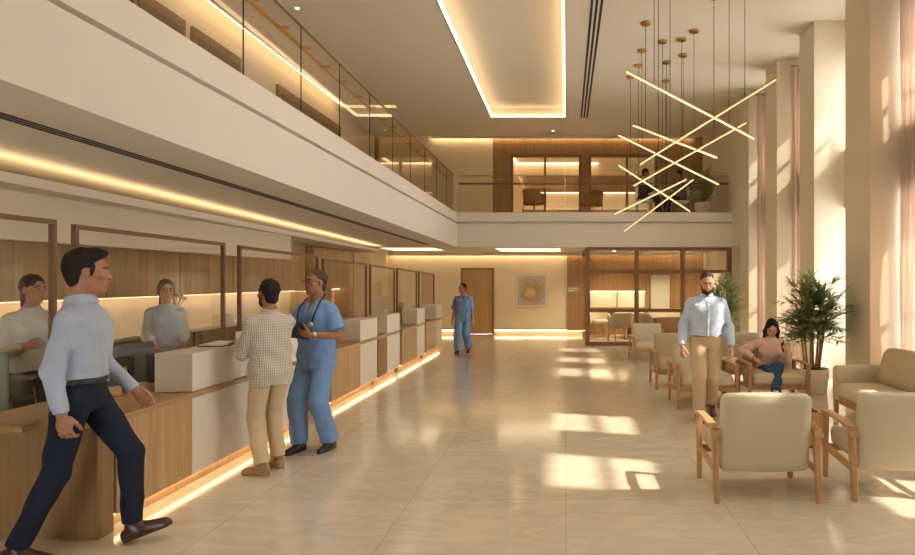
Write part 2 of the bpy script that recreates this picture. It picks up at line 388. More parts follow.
# upper wood wall with two glazed openings onto a lit room
mb = MB()
ux = lambda px: (px-CX)*YF/F
uz = lambda py: EYE-(py-CY)*YF/F
wtop = uz(156); a0, a1, b0, b1 = ux(512), ux(580), ux(590), ux(656)
mb.box(-2.3, a0, YF, YF+.12, SLAB1, CEIL); mb.box(a1, b0, YF, YF+.12, SLAB1, CEIL); mb.box(b1, 5.2, YF, YF+.12, SLAB1, CEIL)
mb.box(a0, a1, YF, YF+.12, wtop, CEIL); mb.box(b0, b1, YF, YF+.12, wtop, CEIL)
S(mb, 'wall_upper_wood', 'wood_slat')
mb = MB().box(-2.3, 5.3, 23.4, 23.5, SLAB1, 6.1); mb.box(-2.4, -2.3, YF+.1, 23.5, SLAB1, 6.1); mb.box(5.3, 5.4, YF+.1, 23.5, SLAB1, 6.1)
mb.box(-2.4, 5.4, YF+.13, 23.5, 6.1, 6.2); mb.box(-2.4, 5.4, YF+.2, 23.5, SLAB1-.1, SLAB1)
S(mb, 'wall_upper_room', 'beige')
for i, (u0, u1, um) in enumerate(((a0, a1, ux(545)), (b0, b1, ux(627)))):
    r = S(MB().box(u0-.04, u0+.04, YF-.05, YF+.1, SLAB1, wtop+.04).box(u1-.04, u1+.04, YF-.05, YF+.1, SLAB1, wtop+.04).box(u0+.04, u1-.04, YF-.05, YF+.1, wtop-.04, wtop+.04).box(um-.035, um+.035, YF-.05, YF+.1, SLAB1, wtop-.04), 'window_%d' % (20+i), 'bronze')
    MB().box(u0, u1, YF+.02, YF+.03, SLAB1, wtop).build('pane', 'glass', r)
t = empty('room_cove_light', (-.5, 21.5, 6.05), 0, 'warm light line crossing the ceiling of the glazed upstairs room', 'ceiling light')
MB().box(-1.9, -1.84, 19.8, 23.3, 6.04, 6.09).build('led_strip', 'led_room')
MB().box(-1.9, 1.2, 23.25, 23.31, 6.04, 6.09).build('led_strip', 'led_room')
MB().box(.6, .66, 19.8, 23.3, 6.04, 6.09).build('led_strip', 'led_room')
adopt(t, ['led_strip'])
t = empty('room_cabinet', (0, 23.2, SLAB1), 0, 'low oak cabinet run with lit top in the glazed upstairs room', 'cabinet')
MB().box(-1.6, 3.0, 22.9, 23.38, SLAB1, 4.3).build('carcass', 'wood_dark')
MB().box(-1.6, 3.0, 22.88, 23.38, 4.3, 4.36).build('worktop', 'white')
MB().box(-1.6, 3.0, 23.3, 23.38, 5.0, 5.6).build('upper_panel', 'wood_dark')
MB().box(-1.6, 3.0, 23.31, 23.35, 4.97, 4.995).build('led_strip', 'led_room')
adopt(t, ['carcass', 'worktop', 'upper_panel', 'led_strip'])
t = empty('wall_washer', (0, 19.4, 6.1), 0, 'warm light line along the top of the far upstairs wall', 'ceiling light')
MB().box(-4.2, 4.0, 19.38, 19.43, 6.16, 6.185).build('led_strip', 'led_soft')
MB().box(-4.2, 4.0, 19.34, 19.375, 6.12, 6.2).build('light_frame', 'ceiling')
adopt(t, ['led_strip', 'light_frame'])
# gallery doors (dark recessed doors along the upper left wall)
for i, (p0, p1) in enumerate(((128, 182), (190, 238), (275.7, 339))):
    y0, y1 = PX(p0, -6.0), PX(p1, -6.0)
    d = S(MB().box(-6.02, -5.94, y0, y1, SLAB1, 5.75), 'door_%d' % (i+2), 'wood_dark')
    MB().box(-5.935, -5.92, y0+.12, y1-.12, SLAB1, 5.6).build('door_leaf', 'bronze', d)
    for k in range(3): MB().box(-5.92, -5.912, y0+.12, y1-.12, 5.42-.06*k, 5.445-.06*k).build('louvre', 'dark', d)
d = S(MB().box(-6.4+.0+ (362-CX)*YF/F+6.4, (379-CX)*YF/F, YF-.06, YF+.05, SLAB1, uz(117)), 'door_5', 'wood_dark')
MB().box((364-CX)*YF/F, (377-CX)*YF/F, YF-.075, YF-.06, SLAB1, uz(120)).build('door_leaf', 'bronze', d)

# far ground floor: door, wood strip, baseboard light
dx0, dx1, dz = ux(461), ux(494), 2.08
d = S(MB().box(dx0, dx0+.06, YF-.05, YF+.1, 0, dz).box(dx1-.06, dx1, YF-.05, YF+.1, 0, dz).box(dx0+.06, dx1-.06, YF-.05, YF+.1, dz-.06, dz), 'door_1', 'wood_dark')
MB().box(dx0+.06, dx1-.06, YF, YF+.05, .005, dz-.06).build('door_leaf', 'wood', d)
MB().box(dx1-.17, dx1-.14, YF-.05, YF, .95, 1.15).build('door_handle', 'brass', d)
S(MB().box(ux(567), ux(585), YF-.06, YF, 0.12, 2.55), 'wall_panel_wood', 'wood_slat')
def base_light(x0, x1, lab):
    t = empty('skirting_light', ((x0+x1)/2, YF-.03, .1), 0, lab, 'floor light')
    MB().box(x0, x1, YF-.05, YF, .135, .155).build('skirting_profile', 'brass')
    MB().box(x0, x1, YF-.045, YF-.01, .118, .134).build('led_strip', 'led_wall')
    MB().box(x0, x1, YF-.012, YF-.0005, 0, .117).build('skirting_board', 'beige')
    adopt(t, ['skirting_profile', 'led_strip', 'skirting_board'])
base_light(-5.5, dx0-.02, 'warm skirting light strip between the reception counters and the far wooden door')
base_light(dx1+.02, ux(585), 'long warm skirting light strip under the framed picture')
# picture and plaque
t = empty('framed_picture', (ux(531), YF-.03, 1.3), 0, 'square framed abstract picture with a golden round stain on the far wall', 'picture')
x0, x1, z0, z1 = ux(515.5), ux(547.5), uz(307.5), uz(274)
MB().box(x0, x1, YF-.05, YF-.001, z0, z0+.03).box(x0, x1, YF-.05, YF-.001, z1-.03, z1).box(x0, x0+.03, YF-.05, YF-.001, z0+.03, z1-.03).box(x1-.03, x1, YF-.05, YF-.001, z0+.03, z1-.03).build('picture_frame', 'pale_frame')
MB().box(x0+.03, x1-.03, YF-.03, YF-.001, z0+.03, z1-.03).build('mount', 'paper')
m, nt, b = new_mat('abstract_print')
v = coords(nt, (1,1,1), 'Object')
g = N(nt, 'ShaderNodeTexNoise', Scale=5.0, Detail=6, Distortion=1.2); nt.links.new(v, g.inputs['Vector'])
mp = N(nt, 'ShaderNodeVectorMath', operation='DISTANCE'); mp.inputs[1].default_value = ((x0+x1)/2-.02, YF-.03, (z0+z1)/2-.03)
nt.links.new(v, mp.inputs[0])
ad = N(nt, 'ShaderNodeMath', operation='MULTIPLY_ADD'); ad.inputs[1].default_value = .5; nt.links.new(g.outputs['Fac'], ad.inputs[0]); nt.links.new(mp.outputs['Value'], ad.inputs[2])
r = N(nt, 'ShaderNodeValToRGB'); e = r.color_ramp.elements
e[0].position = .3; e[0].color = s2l(216, 190, 146); e[1].position = .74; e[1].color = s2l(190, 184, 174)
k = e.new(.48); k.color = s2l(172, 138, 92); k = e.new(.6); k.color = s2l(184, 168, 144)
nt.links.new(ad.outputs[0], r.inputs['Fac']); nt.links.new(r.outputs['Color'], b.inputs['Base Color'])
MB().box(x0+.06, x1-.06, YF-.034, YF-.028, z0+.06, z1-.06).build('print', m)
adopt(t, ['picture_frame', 'mount', 'print'])
t = MB().box(ux(567.5), ux(579), YF-.075, YF-.061, uz(292.5), uz(286.5)).build('wall_plaque', 'plaque', label='small grey room plaque on the wood strip beside the glazed partition', cat='plaque')
MB().box(ux(568.5), ux(574), YF-.078, YF-.0751, uz(290.8), uz(290.2)).build('plaque_line', 'paper', t)
MB().box(ux(568.5), ux(577.5), YF-.078, YF-.0751, uz(289), uz(288.4)).build('plaque_line', 'paper', t)

# glazed meeting room partition under the far gallery
YG = 16.1
gx = lambda px: (px-CX)*YG/F
t = empty('glazed_partition', (gx(657), YG, 0), 0, 'bronze framed glass partition of the meeting room below the far gallery', 'partition')
mb = MB(); xs = [gx(587.5), gx(636.5), gx(682.5), gx(729)]
for x in xs: mb.box(x-.055, x+.055, YG-.05, YG+.05, 0, 2.55)
for z0_, z1_ in ((0, .1), (2.46, 2.55)): mb.box(xs[0], xs[-1], YG-.045, YG+.045, z0_, z1_)
for py in (271.5, 310.5):
    z = EYE-(py-CY)*YG/F; mb.box(xs[0], xs[-1], YG-.045, YG+.045, z-.045, z+.045)
mb.build('frame', 'bronze')
zz = [.1, EYE-(310.5-CY)*YG/F, EYE-(271.5-CY)*YG/F, 2.46]
for i in range(3):
    for j in range(3):
        MB().box(xs[i]+.05, xs[i+1]-.05, YG-.008, YG+.004, zz[j]+.02, zz[j+1]-.02).build('pane', 'glass')
# side return of the partition back to the far wall
mb = MB().box(xs[0]-.045, xs[0]+.045, YG+.05, YF, 0, .1).box(xs[0]-.045, xs[0]+.045, YG+.05, YF, 2.46, 2.55)
mb.build('frame', 'bronze'); MB().box(xs[0]-.006, xs[0]+.006, YG+.05, YF, .1, 2.46).build('pane', 'glass')
adopt(t, ['frame', 'pane'])
# inside the meeting room
S(MB().box(.62, 4.4, YF-.1, YF-.001, 0, 2.55), 'wall_meeting', 'wood_slat')
t = empty('lit_niche', (ux(618), YF-.1, 1.1), 0, 'long glowing niche panel on the wooden meeting room wall', 'niche')
MB().box(ux(590), ux(644), YF-.16, YF-.102, uz(307), uz(291)).build('back_panel', 'beige')
MB().box(ux(590), ux(644), YF-.26, YF-.102, uz(291), uz(289.5)).build('shelf', 'wood_dark')
MB().box(ux(590), ux(644), YF-.26, YF-.102, uz(308.5), uz(307)).build('shelf', 'wood_dark')
MB().box(ux(590), ux(644), YF-.24, YF-.20, uz(291.6), uz(291.1)).build('led_strip', 'led_wall')
MB().box(ux(616), ux(617), YF-.25, YF-.102, uz(307), uz(291)).build('divider', 'wood_dark')
adopt(t, ['back_panel', 'shelf', 'led_strip', 'divider'])
t = empty('glass_door', (ux(660), YF-.12, 0), 0, 'pale frosted door panel in the wooden meeting room wall', 'door')
MB().box(ux(650), ux(669), YF-.13, YF-.101, 0.0, uz(275)).build('door_leaf', 'frosted')
MB().box(ux(649), ux(650), YF-.16, YF-.101, 0, uz(274)).build('door_frame', 'bronze')
MB().box(ux(669), ux(670), YF-.16, YF-.101, 0, uz(274)).build('door_frame', 'bronze')
MB().box(ux(649), ux(670), YF-.16, YF-.101, uz(275), uz(274)).build('door_frame', 'bronze')
adopt(t, ['door_leaf', 'door_frame'])
t = empty('wall_washer', (2.4, 19.2, 2.5), 0, 'warm light line above the meeting room wood wall', 'ceiling light')
MB().box(.7, 4.2, 19.2, 19.26, 2.515, 2.54).build('led_strip', 'led_soft')
MB().box(.7, 4.2, 19.14, 19.19, 2.47, 2.549).build('light_frame', 'plaster')
adopt(t, ['led_strip', 'light_frame'])

# ---- right hand wall: deep columns, windows between them, spandrels, curtains
FX = 4.30; GX = 5.12
fins = [(-.85,-.15), (1.05,1.75), (2.95, 3.65), (4.87, 5.57), (6.85, 7.55), (8.77, 9.55), (10.75, 11.42), (12.65, 13.35), (14.6, 15.3)]
for i, (y0, y1) in enumerate(fins):
    S(MB().box(FX, GX+.3, y0, y1, 0, CEIL), 'column_%d' % (i+1), 'fin', bevel=.006, seg=1)
S(MB().box(FX, GX+.3, 16.05, YF+.2, 0, SLAB0).box(4.3, GX+.3, 15.3, YF+.2, SLAB0, CEIL), 'wall_right_far', 'fin')
S(MB().box(4.9, GX+.3, 15.3, 16.05, 0, SLAB0), 'wall_right_return', 'fin')
mb = MB()
rec = [(fins[i][1], fins[i+1][0]) for i in range(len(fins)-1)]
for y0, y1 in rec[2:]:
    mb.box(GX, GX+.3, y1-.15, y1, .35, 5.45); mb.box(GX-.3, GX+.3, y0, y1, 2.95, 3.95); mb.box(GX-.02, GX+.3, y0, y1, 5.45, CEIL); mb.box(GX-.02, GX+.3, y0, y1, 0, .35)  # far jamb strip is added to hold sun and sky off the column face
S(mb, 'wall_right', 'fin')
S(MB().box(GX-.02, GX+.3, YN, fins[2][0]+.1, 0, CEIL), 'wall_right_near', 'fin')
rec = rec[2:]
for i, (y0, y1) in enumerate(rec):
    mb = MB()
    for z0_, z1_ in ((.35, 2.95), (3.95, 5.45)):
        ym = (y0+y1)/2; zm = z0_+(z1_-z0_)*.5
        mb.box(GX, GX+.06, y0, y0+.05, z0_, z1_).box(GX, GX+.06, y1-.05, y1, z0_, z1_).box(GX, GX+.06, y0, y1, z0_, z0_+.05).box(GX, GX+.06, y0, y1, z1_-.05, z1_)
        mb.box(GX, GX+.06, y0, y1, zm-.03, zm+.03)
    w_ = S(mb, 'window_%d' % (i+1), 'bronze')
    for z0_, z1_ in ((.35, 2.95), (3.95, 5.45)):
        MB().box(GX+.02, GX+.03, y0+.04, y1-.04, z0_+.04, z1_-.04).build('pane', 'glass_win', w_)
# curtains: pleated, full height, bunched beside a column
def curtain(xa, xb, y, depth, lab, z1=5.95, along=False):
    n = 44 if xb-xa < .8 else 150; top = []; vs = []; fs = []
    for k in range(n+1):
        u = k/n; x = xa+(xb-xa)*u; yy = y+depth*.5*math.sin(u*PI*2*round((xb-xa)/.075))
        top.append((x, yy))
    rows = [0.02, .5, 1.5, 2.6, 3.2, 4.2, 5.2, z1]
    for th in (0,):
        for r_, z in enumerate(rows):
            for k, (x, yy) in enumerate(top):
                wv = .012*math.sin(z*1.7+k*.35)
                vs.append((x+wv*.6, yy+wv+th, z))
    W = n+1; H_ = len(rows)
    for th in (0,):
        for r_ in range(H_-1):
            for k in range(n):
                a = th*W*H_+r_*W+k; fs.append((a, a+1, a+W+1, a+W))
    t = empty('curtain', ((xa+xb)/2, y, 0), 0, lab, 'curtain', 'window curtains')
    rod = [(xa-.02, y, z1+.03), (xb+.02, y, z1+.03)]
    if along: vs = [(b_, a_, c_) for a_, b_, c_ in vs]; rod = [(b_, a_, c_) for a_, b_, c_ in rod]; t.location = (y, (xa+xb)/2, 0)
    MB().add(vs, fs).build('curtain_cloth', 'curtain', smooth=True)
    MB().tube(rod, .016).build('curtain_rod', 'bronze')
    adopt(t, ['curtain_cloth', 'curtain_rod'])
curtain(7.62, 8.70, 4.74, .12, 'tall pale pink curtain drawn across the recess next to the window sofa', 5.95, True)
curtain(4.52, 4.98, 12.40, .14, 'tall pale pink curtain behind the big potted palm')
curtain(4.42, 4.92, 14.32, .14, 'tall pale pink curtain closest to the meeting room partition')

# ---- balustrades
t = empty('glass_balustrade', (-2.8, 8, SLAB1), 0, 'long glass balustrade with brass handrail on the gallery above the counters', 'balustrade')
joints = [-3.0, -1.6, -.2, 1.2, 2.6, 4.0, 5.4, 6.6, 7.75, 8.97, 10.2, 11.4, 12.6, 13.8, 15.0, 16.0]
rx = lambda y: edge_x(y)-.09
for a, c in zip(joints[:-1], joints[1:]):
    mb = MB(); a_, c_ = a+.008, c-.008
    mb.hexa([(rx(a_)-.012,a_,SLAB1-.02),(rx(a_),a_,SLAB1-.02),(rx(c_),c_,SLAB1-.02),(rx(c_)-.012,c_,SLAB1-.02),(rx(a_)-.012,a_,4.40),(rx(a_),a_,4.40),(rx(c_),c_,4.40),(rx(c_)-.012,c_,4.40)])
    mb.build('pane', 'glass_rail')
MB().bar((rx(-3)-.006, -3, 4.41), (rx(16)-.006, 16, 4.41), .022, .022).build('cap_rail', 'bronze')
MB().tube([(rx(-3)-.13, -3, 4.30), (rx(15.9)-.13, 15.9, 4.30)], .024, 10).build('handrail', 'brass', smooth=True)
for y in joints[1:-1]:
    MB().box(rx(y)-.004, rx(y)+.004, y-.006, y+.006, SLAB1, 4.40).build('joint_strip', 'dark')
    for dy in (-.28, .28):
        MB().bar((rx(y), y+dy, 4.27), (rx(y)-.13, y+dy, 4.27), .05, .022).build('bracket', 'brass')
adopt(t, ['pane', 'cap_rail', 'handrail', 'joint_strip', 'bracket'])
t = empty('glass_balustrade', (.7, 16.1, SLAB1), 0, 'glass balustrade with slim dark handrail on the far gallery edge', 'balustrade')
xs_ = [-2.82, -1.4, 0, 1.4, 2.8, 4.24]
for a, c in zip(xs_[:-1], xs_[1:]):
    MB().box(a+.008, c-.008, 16.12, 16.132, SLAB1-.02, 4.40).build('pane', 'glass_rail')
    MB().box((a+c)/2-.02, (a+c)/2+.02, 16.13, 16.22, 4.18, 4.2).build('bracket', 'bronze')
MB().box(-2.82, 4.24, 16.114, 16.138, 4.40, 4.415).build('cap_rail', 'bronze')
MB().tube([(-2.8, 16.22, 4.22), (4.24, 16.22, 4.22)], .026, 10).build('handrail', 'bronze', smooth=True)
adopt(t, ['pane', 'bracket', 'cap_rail', 'handrail'])

# ---- ceiling downlights
for (px, py, z, lab) in ((297, 8, CEIL, 'small ceiling downlight above the gallery rail'), (553, 130.5, CEIL, 'small ceiling downlight past the end of the big cove light')):
    Y = F*(z-EYE)/(CY-py); c = P(px, py, Y)
    t = empty('ceiling_downlight', (c.x, c.y, z), 0, lab, 'ceiling light')
    MB().lathe([(.03, -.004), (.05, -.004), (.05, .0)], 16).build('trim_ring', 'white', t)
    MB().lathe([(.0001, -.006), (.03, -.006), (.03, -.002)], 16).build('lens', 'lens', t)

for (x, y, z, e, lab) in ((1.4, 18.0, SLAB0, 60, 'added fill downlight in the meeting room ceiling over the round table'), (3.2, 17.9, SLAB0, 60, 'added fill downlight in the meeting room ceiling over the pale low sofa'),
                       (-.6, 21.0, 6.1, 60, 'added fill downlight behind the first upstairs window'), (2.0, 21.0, 6.1, 60, 'added fill downlight behind the second upstairs window')):
    t = empty('ceiling_downlight', (x, y, z), 0, lab, 'ceiling light')  # invented fittings with lamps, added to brighten the two glazed rooms
    MB().lathe([(.05, -.004), (.075, -.004), (.075, .0)], 16).build('trim_ring', 'white', t)
    MB().lathe([(.0001, -.006), (.05, -.006), (.05, -.002)], 16).build('lens', 'lens', t)
    la = bpy.data.lights.new('fill_lamp', 'SPOT'); la.energy = e*3; la.color = (1, .80, .54); la.spot_size = 2.4; la.spot_blend = .6; la.shadow_soft_size = .06
    lo_ = bpy.data.objects.new('fill_lamp', la); COL.objects.link(lo_); lo_.parent = t; lo_.location = (0, 0, -.03)
# ---- linear pendants
def pendant(e0, e1, cab, Y, dy, lab):
    a = P(e0[0], e0[1], Y-dy); b = P(e1[0], e1[1], Y+dy)
    t = empty('bar_pendant', ((a.x+b.x)/2, Y, (a.z+b.z)/2), 0, lab, 'pendant light', 'crossed brass bar pendants')
    d = (b-a).normalized()
    MB().bar(a, b, .03, .03).build('bar', 'brass')
    off = Vector((0, 0, -.0105))
    MB().bar(a+d*.01+off, b-d*.01+off, .033, .012).build('light_strip', 'led_bar')
    for px in cab:
        u = (px-e0[0])/(e1[0]-e0[0]); p = a.lerp(b, u)
        MB().tube([p, (p.x, p.y, CEIL)], .0045, 6).build('cable', 'dark')
        MB().lathe([(.085, -.035), (.09, -.03), (.09, 0)], 20, (p.x, p.y, CEIL)).build('canopy', 'brass')
    adopt(t, ['bar', 'light_strip', 'cable', 'canopy'])
pendant((626,71), (754.5,138.5), (653,728), 9.4, .25, 'brass bar pendant sloping down to the window side, highest of the crossed bars')
pendant((776,79), (639,164.5), (743.7,657.6), 8.9, -.2, 'longest brass bar pendant, rising to the window side up to the curtain top')
pendant((632.5,124.7), (717,157.6), (645,693), 11.05, .3, 'short brass bar pendant behind the longest bar, dipping gently towards the windows')
pendant((618,134.6), (719,184.4), (641,682), 12.3, .3, 'brass bar pendant dipping steadily across the upstairs glazing')
pendant((633,185.7), (746,122.5), (669,713), 9.75, .2, 'brass bar pendant rising to the windows just under the longest bar')
pendant((618.6,165), (690,211), (630,665), 13.9, .3, 'brass bar pendant dipping steeply across the balcony glass')
pendant((614,214), (686.6,179), (639,667), 12.9, -.25, 'brass bar pendant rising gently just above the lowest bar')
pendant((624,231), (694,179), (663,682), 11.7, -.2, 'lowest brass bar pendant, its low end in front of the white balcony edge')
# ---------------------------------------------------------------- reception counters
XF = -3.05; XB = -3.95; ZL, ZT = .78, 1.10
def counter(ya, yw, yb, lab, dark=False, xf=XF, group='reception counters', raised=True):
    t = empty('reception_counter', (xf, (ya+yb)/2, 0), 0, lab, 'counter', group)
    wd = 'wood_dark' if dark else 'wood'
    MB().box(XB+.03, xf-.0, ya, yw if raised else yb, .11, ZL-.04).build('wood_body', wd, bevel=.004, seg=1)
    if raised:
        MB().box(XB+.03, xf-.02, yw, yb, .11, ZL-.04).build('core', wd)
        MB().box(xf-.02, xf+.0, yw, yb, .11, ZL-.045).build('front_panel', 'stone_white', bevel=.004, seg=1)
        MB().box(xf-.31, xf+.0, yw, yb, ZL+.004, ZT).build('raised_ledge', 'stone_white', bevel=.006)
    MB().box(XB, xf+.012, ya-.01, yb+.005, ZL-.04, ZL).build('worktop', 'wood_top', bevel=.004, seg=1)
    MB().box(XB+.1, xf-.09, ya+.03, yb-.03, 0, .11).build('plinth', 'wood')
    MB().box(xf-.085, xf-.055, ya+.03, yb-.03, .085, .108).build('led_strip', 'led_floor')
    adopt(t, ['wood_body', 'core', 'front_panel', 'raised_ledge', 'worktop', 'plinth', 'led_strip'])
yy = lambda px: PX(px, XF)
counter(4.21, 5.06, 7.25, 'long reception counter with white raised ledge where the man in the patterned shirt leans')
counter(8.05, 9.2, 10.02, 'reception counter just past the bespectacled doctor, oak end and white front')
counter(10.07, 10.58, 11.38, 'reception counter with the darkest wood end, second past the doctor', True)
counter(11.53, 12.7, 13.38, 'reception counter third past the doctor, broad oak end and small white front')
counter(13.5, 14.48, 15.25, 'last reception counter of the row, next to the far wall')
# stepped-back end counter near the camera
t = empty('reception_counter', (-4, 4.1, 0), 0, 'stepped-back plain oak counter behind the striding man, no white ledge', 'counter', 'reception counters')
MB().box(-4.9, -3.32, 4.06, 4.19, 0.0, ZL-.04).build('wood_body', 'wood_dark')
MB().prism([(-4.95, 3.9), (-3.42, 3.9), (-3.42, 4.02), (-3.313, 4.195), (-4.95, 4.195)], ZL-.04, ZL).build('worktop', 'wood_top')
adopt(t, ['wood_body', 'worktop'])
t = empty('desk_return', (-3.5, 4.2, 0), 0, 'oak end panel closing the long counter behind the striding man', 'counter panel')
MB().box(-3.31, -3.06, 4.05, 4.195, 0, ZL-.042).build('end_panel', 'wood_dark')
MB().box(-3.31, -3.04, 4.03, 4.198, ZL-.04, ZL).build('worktop', 'wood_top')
adopt(t, ['end_panel', 'worktop'])

# ---------------------------------------------------------------- glass screens
def screen(ya, yb, ztop0, ztop1, z0, splits, lab, x=-3.40):
    t = empty('glass_screen', (x, (ya+yb)/2, z0), 0, lab, 'glass screen', 'counter glass screens')
    w = .014
    zt = lambda y: ztop0+(ztop1-ztop0)*(y-ya)/(yb-ya)
    MB().box(x-.018, x+.018, ya, ya+2*w, ZL, ztop0).build('post', 'bronze')
    MB().box(x-.018, x+.018, yb-2*w, yb, ZL, ztop1).build('post', 'bronze')
    (lambda A,B_: MB().hexa([(x-.018,A,zt(A)-.03),(x+.018,A,zt(A)-.03),(x+.018,B_,zt(B_)-.03),(x-.018,B_,zt(B_)-.03),(x-.018,A,zt(A)),(x+.018,A,zt(A)),(x+.018,B_,zt(B_)),(x-.018,B_,zt(B_))]))(ya+2*w, yb-2*w).build('top_rail', 'bronze')
    ys = [ya+2*w]+splits+[yb-2*w]
    for a, c in zip(ys[:-1], ys[1:]):
        a_, c_ = a+.004, c-.004
        MB().hexa([(x-.006,a_,ZL+.002),(x+.006,a_,ZL+.002),(x+.006,c_,ZL+.002),(x-.006,c_,ZL+.002),(x-.006,a_,zt(a_)-.031),(x+.006,a_,zt(a_)-.031),(x+.006,c_,zt(c_)-.031),(x-.006,c_,zt(c_)-.031)]).build('pane', 'glass')
    adopt(t, ['post', 'top_rail', 'pane'])
screen(2.6, 4.12, 2.10, 2.10, ZL, [], 'bronze framed glass screen with the tied-hair woman behind it')
screen(4.28, 6.16, 2.085, 2.07, ZL, [5.14], 'bronze framed glass screen in front of the receptionist with glasses')
screen(6.44, 8.48, 2.06, 2.03, ZL, [7.3], 'bronze framed glass screen behind the man in the patterned shirt and the doctor')
screen(8.66, 10.55, 2.00, 1.98, ZL, [9.5], 'bronze framed glass screen just past the doctor')
screen(10.75, 12.28, 1.97, 1.93, ZL, [], 'bronze framed glass screen second past the doctor')
screen(12.46, 14.1, 1.94, 1.90, ZL, [], 'bronze framed glass screen third past the doctor')
screen(14.3, 15.95, 1.90, 1.85, ZL, [], 'last bronze framed glass screen, next to the far wall')

# ---------------------------------------------------------------- back office
labs = ['by the woman with tied brown hair', 'behind the striding man', 'behind the receptionist with glasses', 'beside the white flowers', 'behind the man in the patterned shirt', 'behind the doctor', 'past the doctor']
cuts = [2.9, 4.4, 5.75, 7.1, 8.45, 9.8, 11.15, 12.5]
for i, lb in enumerate(labs):
    a, c = cuts[i]+.004, cuts[i+1]-.004
    t = empty('wall_cabinet', (-5.45, (a+c)/2, 1.5), 0, 'oak wall cabinet with lit underside '+lb, 'cabinet', 'oak wall cabinets')
    MB().box(-5.598, -5.28, a, c, 1.5, 2.44).build('carcass', 'wood')
    MB().box(-5.28, -5.262, a+.003, (a+c)/2-.002, 1.49, 2.43).build('door', 'wood')
    MB().box(-5.28, -5.262, (a+c)/2+.002, c-.003, 1.49, 2.43).build('door', 'wood')
    MB().box(-5.50, -5.46, a, c, 1.478, 1.499).build('led_strip', 'led')
    adopt(t, ['carcass', 'door', 'led_strip'])
    t = empty('base_cabinet', (-5.3, (a+c)/2, 0), 0, 'oak base cabinet under the back counter '+lb, 'cabinet', 'oak base cabinets')
    MB().box(-5.598, -5.08, a, c, .08, 1.0).build('carcass', 'wood_dark')
    MB().box(-5.08, -5.062, a+.003, (a+c)/2-.002, .1, .98).build('door', 'wood_dark')
    MB().box(-5.08, -5.062, (a+c)/2+.002, c-.003, .1, .98).build('door', 'wood_dark')
    MB().box(-5.598, -5.12, a, c, 0, .08).build('kick_board', 'dark')
    adopt(t, ['carcass', 'door', 'kick_board'])
MB().box(-5.599, -5.04, 2.9, 12.5, 1.0, 1.04).build('back_worktop', 'stone_white', label='long pale worktop of the back counter behind the glass screens', cat='worktop')
# far bays: tall oak cupboards with a lit niche between
for (a, c, lb) in ((12.6, 13.6, 'tall oak cupboard before the glowing niche behind the far screens'), (15.0, 16.4, 'tall oak cupboard past the glowing niche behind the far screens')):
    t = empty('tall_cupboard', (-5.4, (a+c)/2, 0), 0, lb, 'cupboard', 'tall oak cupboards')
    MB().box(-5.598, -5.15, a, c, 0, 2.38).build('carcass', 'wood')
    MB().box(-5.15, -5.132, a+.01, (a+c)/2-.002, .08, 2.36).build('door', 'wood')
    MB().box(-5.15, -5.132, (a+c)/2+.002, c-.01, .08, 2.36).build('door', 'wood')
    adopt(t, ['carcass', 'door'])
t = empty('lit_sideboard', (-5.4, 14.3, 0), 0, 'low oak sideboard with a glowing niche over it behind the far screens', 'sideboard')
MB().box(-5.598, -5.15, 13.62, 14.98, 0, .95).build('carcass', 'wood_dark')
MB().box(-5.598, -5.15, 13.62, 14.98, 1.5, 2.38).build('upper_panel', 'wood')
MB().box(-5.5, -5.46, 13.65, 14.95, 1.475, 1.498).build('led_strip', 'led')
adopt(t, ['carcass', 'upper_panel', 'led_strip'])

# desk things
def monitor(x, y, rz, lab):
    t = empty('monitor', (x, y, ZL), rz, lab, 'monitor', 'desk monitors')
    hs_ = MB().box(-.27, .27, -.012, .012, .07, .40).build('housing', 'grey', t, bevel=.006)
    MB().box(-.26, .26, .0122, .014, .085, .39).build('screen', 'black', hs_)
    MB().box(-.09, .09, -.032, -.0122, .14, .30).build('rear_cover', 'black', hs_, bevel=.008)
    MB().tube([(0,-.03,.22), (0,-.05,.12), (0,-.03,.012)], .016).build('stand_neck', 'brass', t, smooth=True)
    MB().box(-.12, .12, -.11, .07, 0, .012).build('stand_foot', 'brass', t, bevel=.004)
monitor(-3.60, 5.02, math.radians(72), 'dark grey monitor seen from behind on the long counter before the receptionist')
monitor(-3.75, 8.55, math.radians(90), 'dark monitor on the counter behind the doctor')
monitor(-3.75, 14.0, math.radians(90), 'dark monitor on the last counter of the row')
t = empty('desk_phone', (-3.66, 5.65, ZL), math.radians(80), 'dark desk telephone on the long counter beside the receptionist', 'telephone')
MB().hexa([(-.1,-.09,0),(.1,-.09,0),(.1,.09,0),(-.1,.09,0),(-.1,-.09,.03),(.1,-.09,.03),(.1,.09,.09),(-.1,.09,.09)]).build('phone_body', 'black', t, bevel=.006)
MB().tube([(-.085,-.09,.06),(-.085,-.05,.085),(-.085,.06,.125),(-.085,.1,.115)], .02).build('handset', 'black', t, smooth=True)
t = empty('clipboard', (-3.19, 5.75, ZT), math.radians(4), 'clipboard of white papers on the white ledge beside the man in the patterned shirt', 'clipboard')
MB().box(-.12, .10, -.20, .20, 0.0, .008).build('board', 'black', t)
MB().box(-.11, .09, -.19, .17, .0082, .022).build('papers', 'paper', t)
MB().box(-.05, .05, .15, .19, .0222, .032).build('clip', 'grey', t)
t = empty('card_holder', (-3.22, 6.15, ZT), math.radians(20), 'small tent card standing on the white ledge by the papers', 'card')
MB().add([(-.05,-.03,0),(.05,-.03,0),(0.05,.0,.09),(-.05,.0,.09),(-.05,.03,0),(.05,.03,0),(-.05,-.026,0),(.05,-.026,0)], [(0,1,2,3),(4,3,2,5),(0,3,4),(1,5,2)]).build('card', 'paper', t)
t = empty('flower_vase', (-5.18, 8.2, 1.04), 0, 'glass vase of white flowers on the back counter beside the receptionist', 'vase')
